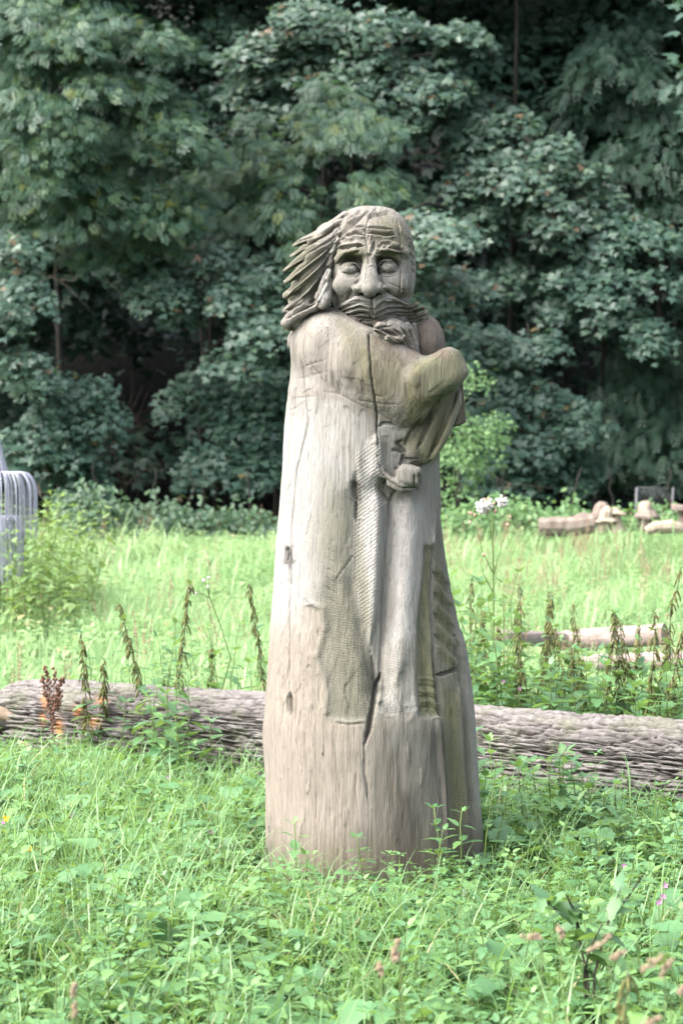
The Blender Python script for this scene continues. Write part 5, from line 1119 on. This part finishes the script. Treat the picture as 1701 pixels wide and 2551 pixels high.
for px, Y, h, ld, lab_ in ((672, 13.1, .98, -.12, 'dark leaning seeding nettle close to the left side of the statue'), (528, 13.4, .62, .0, 'short dark seeding nettle standing behind the log left of the statue'), (395, 11.9, .95, -.22, 'seeding nettle leaning left over the middle of the log'), (428, 11.85, 1.0, .10, 'seeding nettle leaning right over the middle of the log'), (225, 11.8, .82, -.05, 'thin seeding nettle in front of the left part of the log'), (255, 11.9, .66, .02, 'second thin seeding nettle in front of the left part of the log')):
    single_nettle('tall_nettle', lab_, 'ripe nettles left of the statue', px, Y, h, 10, .11, int(px), .05, 80, 1, True, True, ld)
for k in range(18):
    px = rng.uniform(170, 610); single_nettle('bushy_nettle', 'leafy nettle peeping over the log from behind, left of the statue', 'leafy nettles behind the log, left', px, rng.uniform(12.95, 13.6), rng.uniform(.5, .8), 8, .12, 640 + k, .14, 0, k % 2, False)
spots = [(380, 11.5, .62), (410, 11.4, .66), (440, 11.5, .70), (350, 11.6, .5), (470, 11.3, .55), (300, 11.7, .44), (520, 11.2, .42), (425, 11.2, .55), (395, 11.2, .5), (455, 11.1, .45), (640, 12.3, .6), (600, 12.4, .55)]
for k, (px, Y, h) in enumerate(spots):
    single_nettle('bushy_nettle', 'leafy nettle growing up against the front of the log left of the statue', 'leafy nettles on the log, left', px, Y, h, 8, .13, 600 + k, .1, 0, k % 2, False)
for k in range(26):
    px = rng.uniform(1160, 1560); Y = rng.uniform(9.2, 10.2) - (px - 1160) * .001
    single_nettle('bushy_nettle', 'fresh leafy nettle growing in front of the log right of the statue', 'leafy nettles in front of the log, right', px, Y, rng.uniform(.3, .52) * (1.15 - (px - 1160) / 900), 7, .13, 700 + k, .1, 0, 0, False)

for k, (px, Y, h, lab_) in enumerate(((1075, 8.25, .34, 'young nettle in front of the right foot of the statue, nearest its middle'), (1110, 8.3, .40, 'nettle with spread leaves in front of the right foot of the statue'), (1150, 8.35, .36, 'nettle at the right corner of the statue foot'), (1195, 8.5, .42, 'nettle just right of the statue foot'), (1225, 8.7, .46, 'taller nettle standing clear to the right of the statue foot'), (905, 8.2, .30, 'small nettle before the middle of the statue foot'), (735, 8.2, .34, 'thin nettle before the left side of the statue foot'), (765, 8.1, .26, 'small nettle left of the middle of the statue foot'))):
    single_nettle('young_nettle', lab_, 'nettles at the statue foot', px, Y, h, 6, .085, 760 + k, .12, 0, k % 2, False)

# white fluffy thistle
M_FLUFF = plain('thistle down', (.45, .42, .40), (.6, .58, .56), (40, 40, 40), .95, .05); M_BUD = plain('thistle bud', (.20, .13, .09), (.38, .27, .20), (60, 60, 60), .9, .1); M_PINK = plain('pink petal', (.36, .14, .30), (.48, .24, .42), (30, 30, 30), .8, .1)
TY = 12.9; b = at(1228, 1600, TY); b[2] = gz(b[:2]); root = thing('thistle', 'tall thin thistle with white fluffy seed heads right of the statue', 'thistle', b)
tp = lambda px, py: at(px, py, TY)
mb = MB(); mb.tube([b, tp(1229, 1500), tp(1228, 1430), tp(1226, 1340), tp(1225, 1290)], [.006, .005, .0045, .004, .003], 6); link('stem', mb.build('stem', M_STEM), root)
for pts in (((1226, 1350), (1220, 1310), (1208, 1275)), ((1226, 1345), (1231, 1300), (1240, 1262)), ((1227, 1440), (1243, 1380), (1258, 1330), (1268, 1296)), ((1226, 1425), (1200, 1370), (1186, 1310), (1176, 1285)), ((1227, 1475), (1203, 1430), (1197, 1400), (1203, 1385))):
    mb = MB(); mb.tube([tp(*p) for p in pts], np.linspace(.003, .0016, len(pts)), 5); link('branch', mb.build('branch', M_STEM), root)
def fluff(c, r, d, seed):
    rr = np.random.default_rng(seed); mb = MB(); mb.blob(c, r * np.array([.45, .45, .45]), 8, 6)
    for k in range(70):
        v = rr.normal(0, 1, 3) + np.asarray(d) * 1.1; v /= np.linalg.norm(v); e = c + v * r * rr.uniform(.7, 1.15); mb.tube([c, (c + e) / 2 + rr.normal(0, r * .06, 3), e], [r * .05, r * .07, r * .09], 4)
    return mb
for k, (px, py, r, d) in enumerate(((1204, 1262, 20, (-.6, -.2, -.6)), (1216, 1256, 15, (.2, -.2, -.3)), (1246, 1250, 18, (1, -.2, .1)))): link('seed_head', fluff(tp(px, py), r * TY / F, d, k).build('seed_head', M_FLUFF), root)
for px, py in ((1206, 1245), (1216, 1243), (1214, 1274), (1230, 1256), (1231, 1276), (1234, 1272), (1182, 1284), (1174, 1280), (1169, 1278), (1270, 1288), (1204, 1382), (1264, 1308), (1170, 1302)):
    mb = MB(); mb.blob(tp(px, py), np.array([4, 4, 5.5]) * TY / F, 7, 5); link('bud', mb.build('bud', M_BUD), root)
lm = make_mesh('leaf', OVATE[0] * [.5, 1, 1], OVATE[1], M_GREYWEED, True, {'rnd': np.full(len(OVATE[0]), .4)})
for k in range(14):
    f = k / 14; p = np.array(b) + (tp(1226, 1340) - b) * f; o = link('leaf', lm, root, False); o.location = p - b; s = .11 * (1.1 - .6 * f); o.scale = (s, s, s); o.rotation_euler = (rng.normal(.2, .2), 0, k * 2.4)
# a second, smaller thistle left of the statue
b = at(505, 1600, 13.0); b[2] = gz(b[:2]); root = thing('thistle', 'slender thistle with a few tiny white heads left of the statue', 'thistle', b); tp2 = lambda x, y: at(x, y, 13.0)
mb = MB(); mb.tube([b, tp2(575, 1640), tp2(550, 1560), tp2(520, 1480), tp2(510, 1450)], [.005, .004, .0035, .003, .002], 5); link('stem', mb.build('stem', M_STEM), root)
for k, (px, py) in enumerate(((508, 1446), (518, 1462), (488, 1478), (474, 1470), (520, 1440))):
    mb = MB(); mb.tube([tp2(522, 1490), tp2((522 + px) / 2, (1480 + py) / 2), tp2(px, py)], .002, 4); link('branch', mb.build('branch', M_STEM), root)
    link('seed_head', (fluff(tp2(px, py), 5 * 13 / F, (0, 0, .4), 30 + k)).build('seed_head', M_FLUFF), root)
# rusty dock
M_DOCK = plain('rusty dock seed', (.085, .045, .034), (.16, .088, .062), (60, 60, 60), .9, .1)
DY = 11.9; b = at(132, 1885, DY); b[2] = gz(b[:2]); root = thing('dock_plant', 'rust brown dried dock stalk standing in front of the log', 'dock', b); dp = lambda x, y: at(x, y, DY)
stalks = [((132, 1890), (131, 1800), (134, 1740), (137, 1665)), ((131, 1810), (122, 1750), (112, 1715), (103, 1685)), ((132, 1790), (140, 1740), (150, 1705), (156, 1690)), ((132, 1800), (125, 1730), (119, 1690), (112, 1660)), ((133, 1780), (146, 1750), (148, 1720))]
for k, pts in enumerate(stalks):
    Q = np.array([dp(*p) for p in pts]); mb = MB(); mb.tube(Q, np.linspace(.005 if k == 0 else .003, .0015, len(Q)), 5); link('stem', mb.build('stem', M_DOCK), root)
mb = MB()
for pts in stalks:
    Q = np.array([dp(*p) for p in pts]); u = np.linspace(0, len(Q) - 1, 60)
    for v in u[14:]:
        i = min(int(v), len(Q) - 2); p = Q[i] + (Q[i + 1] - Q[i]) * (v - i); mb.blob(p + rng.normal(0, .007, 3), rng.uniform(.005, .009), 5, 4)
o = link('seeds', mb.build('seeds', M_DOCK), root); tag(o, kind='stuff')
# blurred grass heads close to the camera
M_CATK = plain('dry grass head', (.16, .118, .08), (.27, .21, .15), (60, 60, 60), .9, .1)
for k, (px, py, dx, dy, Y, lab_) in enumerate(((985, 2360, -9, 24, 4.0, 'dry grass head at the bottom below the statue, upper of a pair'), (985, 2385, -8, 10, 4.1, 'small dry grass head at the bottom below the statue, lower of a pair'), (947, 2418, 2, 14, 4.2, 'pale dry grass spike just left of the bottom pair'), (1490, 2352, -30, 22, 3.9, 'large forked dry grass head near the bottom right'), (1540, 2378, -14, 10, 3.9, 'small dry grass head right of the large forked one'), (1625, 2398, -32, 22, 3.8, 'long slanting dry grass head towards the right edge'), (1655, 2415, -14, 22, 3.8, 'dry grass head right below the long slanting one'), (1325, 2335, -24, 0, 4.2, 'level dry grass head lying left of the large forked one'), (1620, 2545, -20, 8, 3.7, 'dry grass head on the bottom edge, right corner'), (1697, 2465, -10, 10, 3.8, 'dry grass head cut by the right edge'), (185, 2465, -4, 20, 3.9, 'pale dry grass head at the bottom left'), (188, 2515, 0, 14, 3.9, 'pale dry grass head lowest at the bottom left'), (1395, 2320, 5, 12, 4.3, 'small pale grass spike above the large forked head'))):
    b = at(px + rng.uniform(-25, 25), 2700, Y); b[2] = gz(b[:2]); root = thing('grass_head', lab_, 'grass', b, 'dry grass heads near the camera'); c = at(px, py, Y); ax = at(px + dx, py + dy, Y) - c
    mb = MB(); mb.tube([b, b + (c - b) * .5 + [.02, 0, .04], c - ax, c], [.0016, .0015, .0012, .001], 5); link('stalk', mb.build('stalk', M_STEM), root)
    mb = MB()
    for q in range(26): f = rng.uniform(-1.0, 1.0); mb.blob(c - ax * f * .9 + rng.normal(0, .0022, 3), rng.uniform(.002, .0042), 6, 4)
    link('seed_head', mb.build('seed_head', M_CATK), root)
# small flowers in the undergrowth
M_YEL = plain('yellow petal', (.5, .36, .02), (.6, .46, .05), (30, 30, 30), .7, .1)
def flower(label, px, py, Y, mat, grp, r=.012):
    c = at(px, py, Y); b = c.copy(); b[2] = gz(b[:2]); root = thing('meadow_flower', label, 'flower', b, grp); mb = MB(); mb.tube([b, (b + c) / 2 + rng.normal(0, .01, 3), c], .0015, 4); link('stem', mb.build('stem', M_STEM), root)
    for k in range(5):
        a_ = k * 1.257 + rng.random(); mb = MB(); v = np.array([math.cos(a_), -.3, math.sin(a_)]); n_ = np.array([-math.sin(a_), 0, math.cos(a_)]); mb.add([c, c + v * r * .6 + n_ * r * .4, c + v * r * 1.2, c + v * r * .6 - n_ * r * .4], [[0, 1, 2, 3]]); link('petal', mb.build('petal', mat), root)
for px, py, Y, l in ((420, 1935, 10.2, 'pink flower left of the statue below the log'), (525, 2072, 9.0, 'pink flower in the grass left of the statue foot'), (180, 2030, 9.4, 'faint pink flower in the left grass'), (1253, 1697, 12.4, 'uppermost of the purple flowers between nettles and statue'), (1294, 1715, 12.3, 'middle purple flower in the nettles right of the statue'), (1280, 1735, 12.2, 'largest purple flower in the nettles right of the statue'), (1655, 2205, 7.2, 'purple flower near the right edge, upper of three'), (1650, 2234, 7.1, 'purple flower near the right edge, middle of three'), (1640, 2247, 7.1, 'purple flower near the right edge, lowest of three'), (1555, 2155, 7.6, 'pale purple flower in the undergrowth right of the statue foot'), (8, 2048, 9.0, 'pink flower at the left edge below the log'), (1570, 1682, 12.5, 'pink flower between the nettles under the lower pale log')):
    flower(l, px, py, Y, M_PINK, 'pink and purple wild flowers', .010)
for px, py, Y, l in ((16, 2038, 8.8, 'yellow flower at the left edge, upper of two'), (73, 2112, 8.3, 'yellow flower near the left edge, lower of two')): flower(l, px, py, Y, M_YEL, 'yellow wild flowers', .013)
# dark stemmed bush in the right foreground
b = at(1470, 2440, 6.2); b[2] = gz(b[:2]); root = thing('wild_bush', 'loose plant with dark forked stems in the right foreground', 'plant', b); wp = lambda x, y, o=0: at(x, y, 6.2 + o)
for pts in (((1462, 2430), (1448, 2370), (1436, 2300), (1420, 2240)), ((1480, 2430), (1500, 2340), (1520, 2280), (1550, 2200)), ((1455, 2420), (1470, 2360), (1500, 2300)), ((1435, 2300), (1390, 2270), (1350, 2240)), ((1520, 2280), (1560, 2240), (1600, 2180)), ((1440, 2310), (1425, 2260), (1405, 2220))):
    Q = np.array([wp(x, y, rng.normal(0, .1) * (i > 0)) for i, (x, y) in enumerate(pts)]); Q = np.vstack([b, Q]) if pts[0][1] > 2400 else Q
    mb = MB(); mb.tube(Q, np.linspace(.005, .002, len(Q)), 5); link('stem', mb.build('stem', M_DSTEM), root)
    for q in range(9):
        f = rng.uniform(.3, 1) * (len(Q) - 1); i = min(int(f), len(Q) - 2); p = Q[i] + (Q[i + 1] - Q[i]) * (f - i); o = link('leaf', LEAF_ME[3 + q % 3], root, False); o.location = p - b; s = rng.uniform(.05, .08); o.scale = (s, s, s); o.rotation_euler = (rng.normal(0, .4), rng.normal(0, .3), rng.random() * 6.28)
single_nettle('tall_nettle', 'blurred seeding nettle close to the camera at the bottom right', 'ripe nettles near the camera', 1540, 4.4, .62, 8, .08, 801, .05, 60, 1)
single_nettle('tall_nettle', 'blurred seeding nettle cut by the bottom edge', 'ripe nettles near the camera', 1495, 4.2, .52, 8, .08, 802, .05, 60, 1)
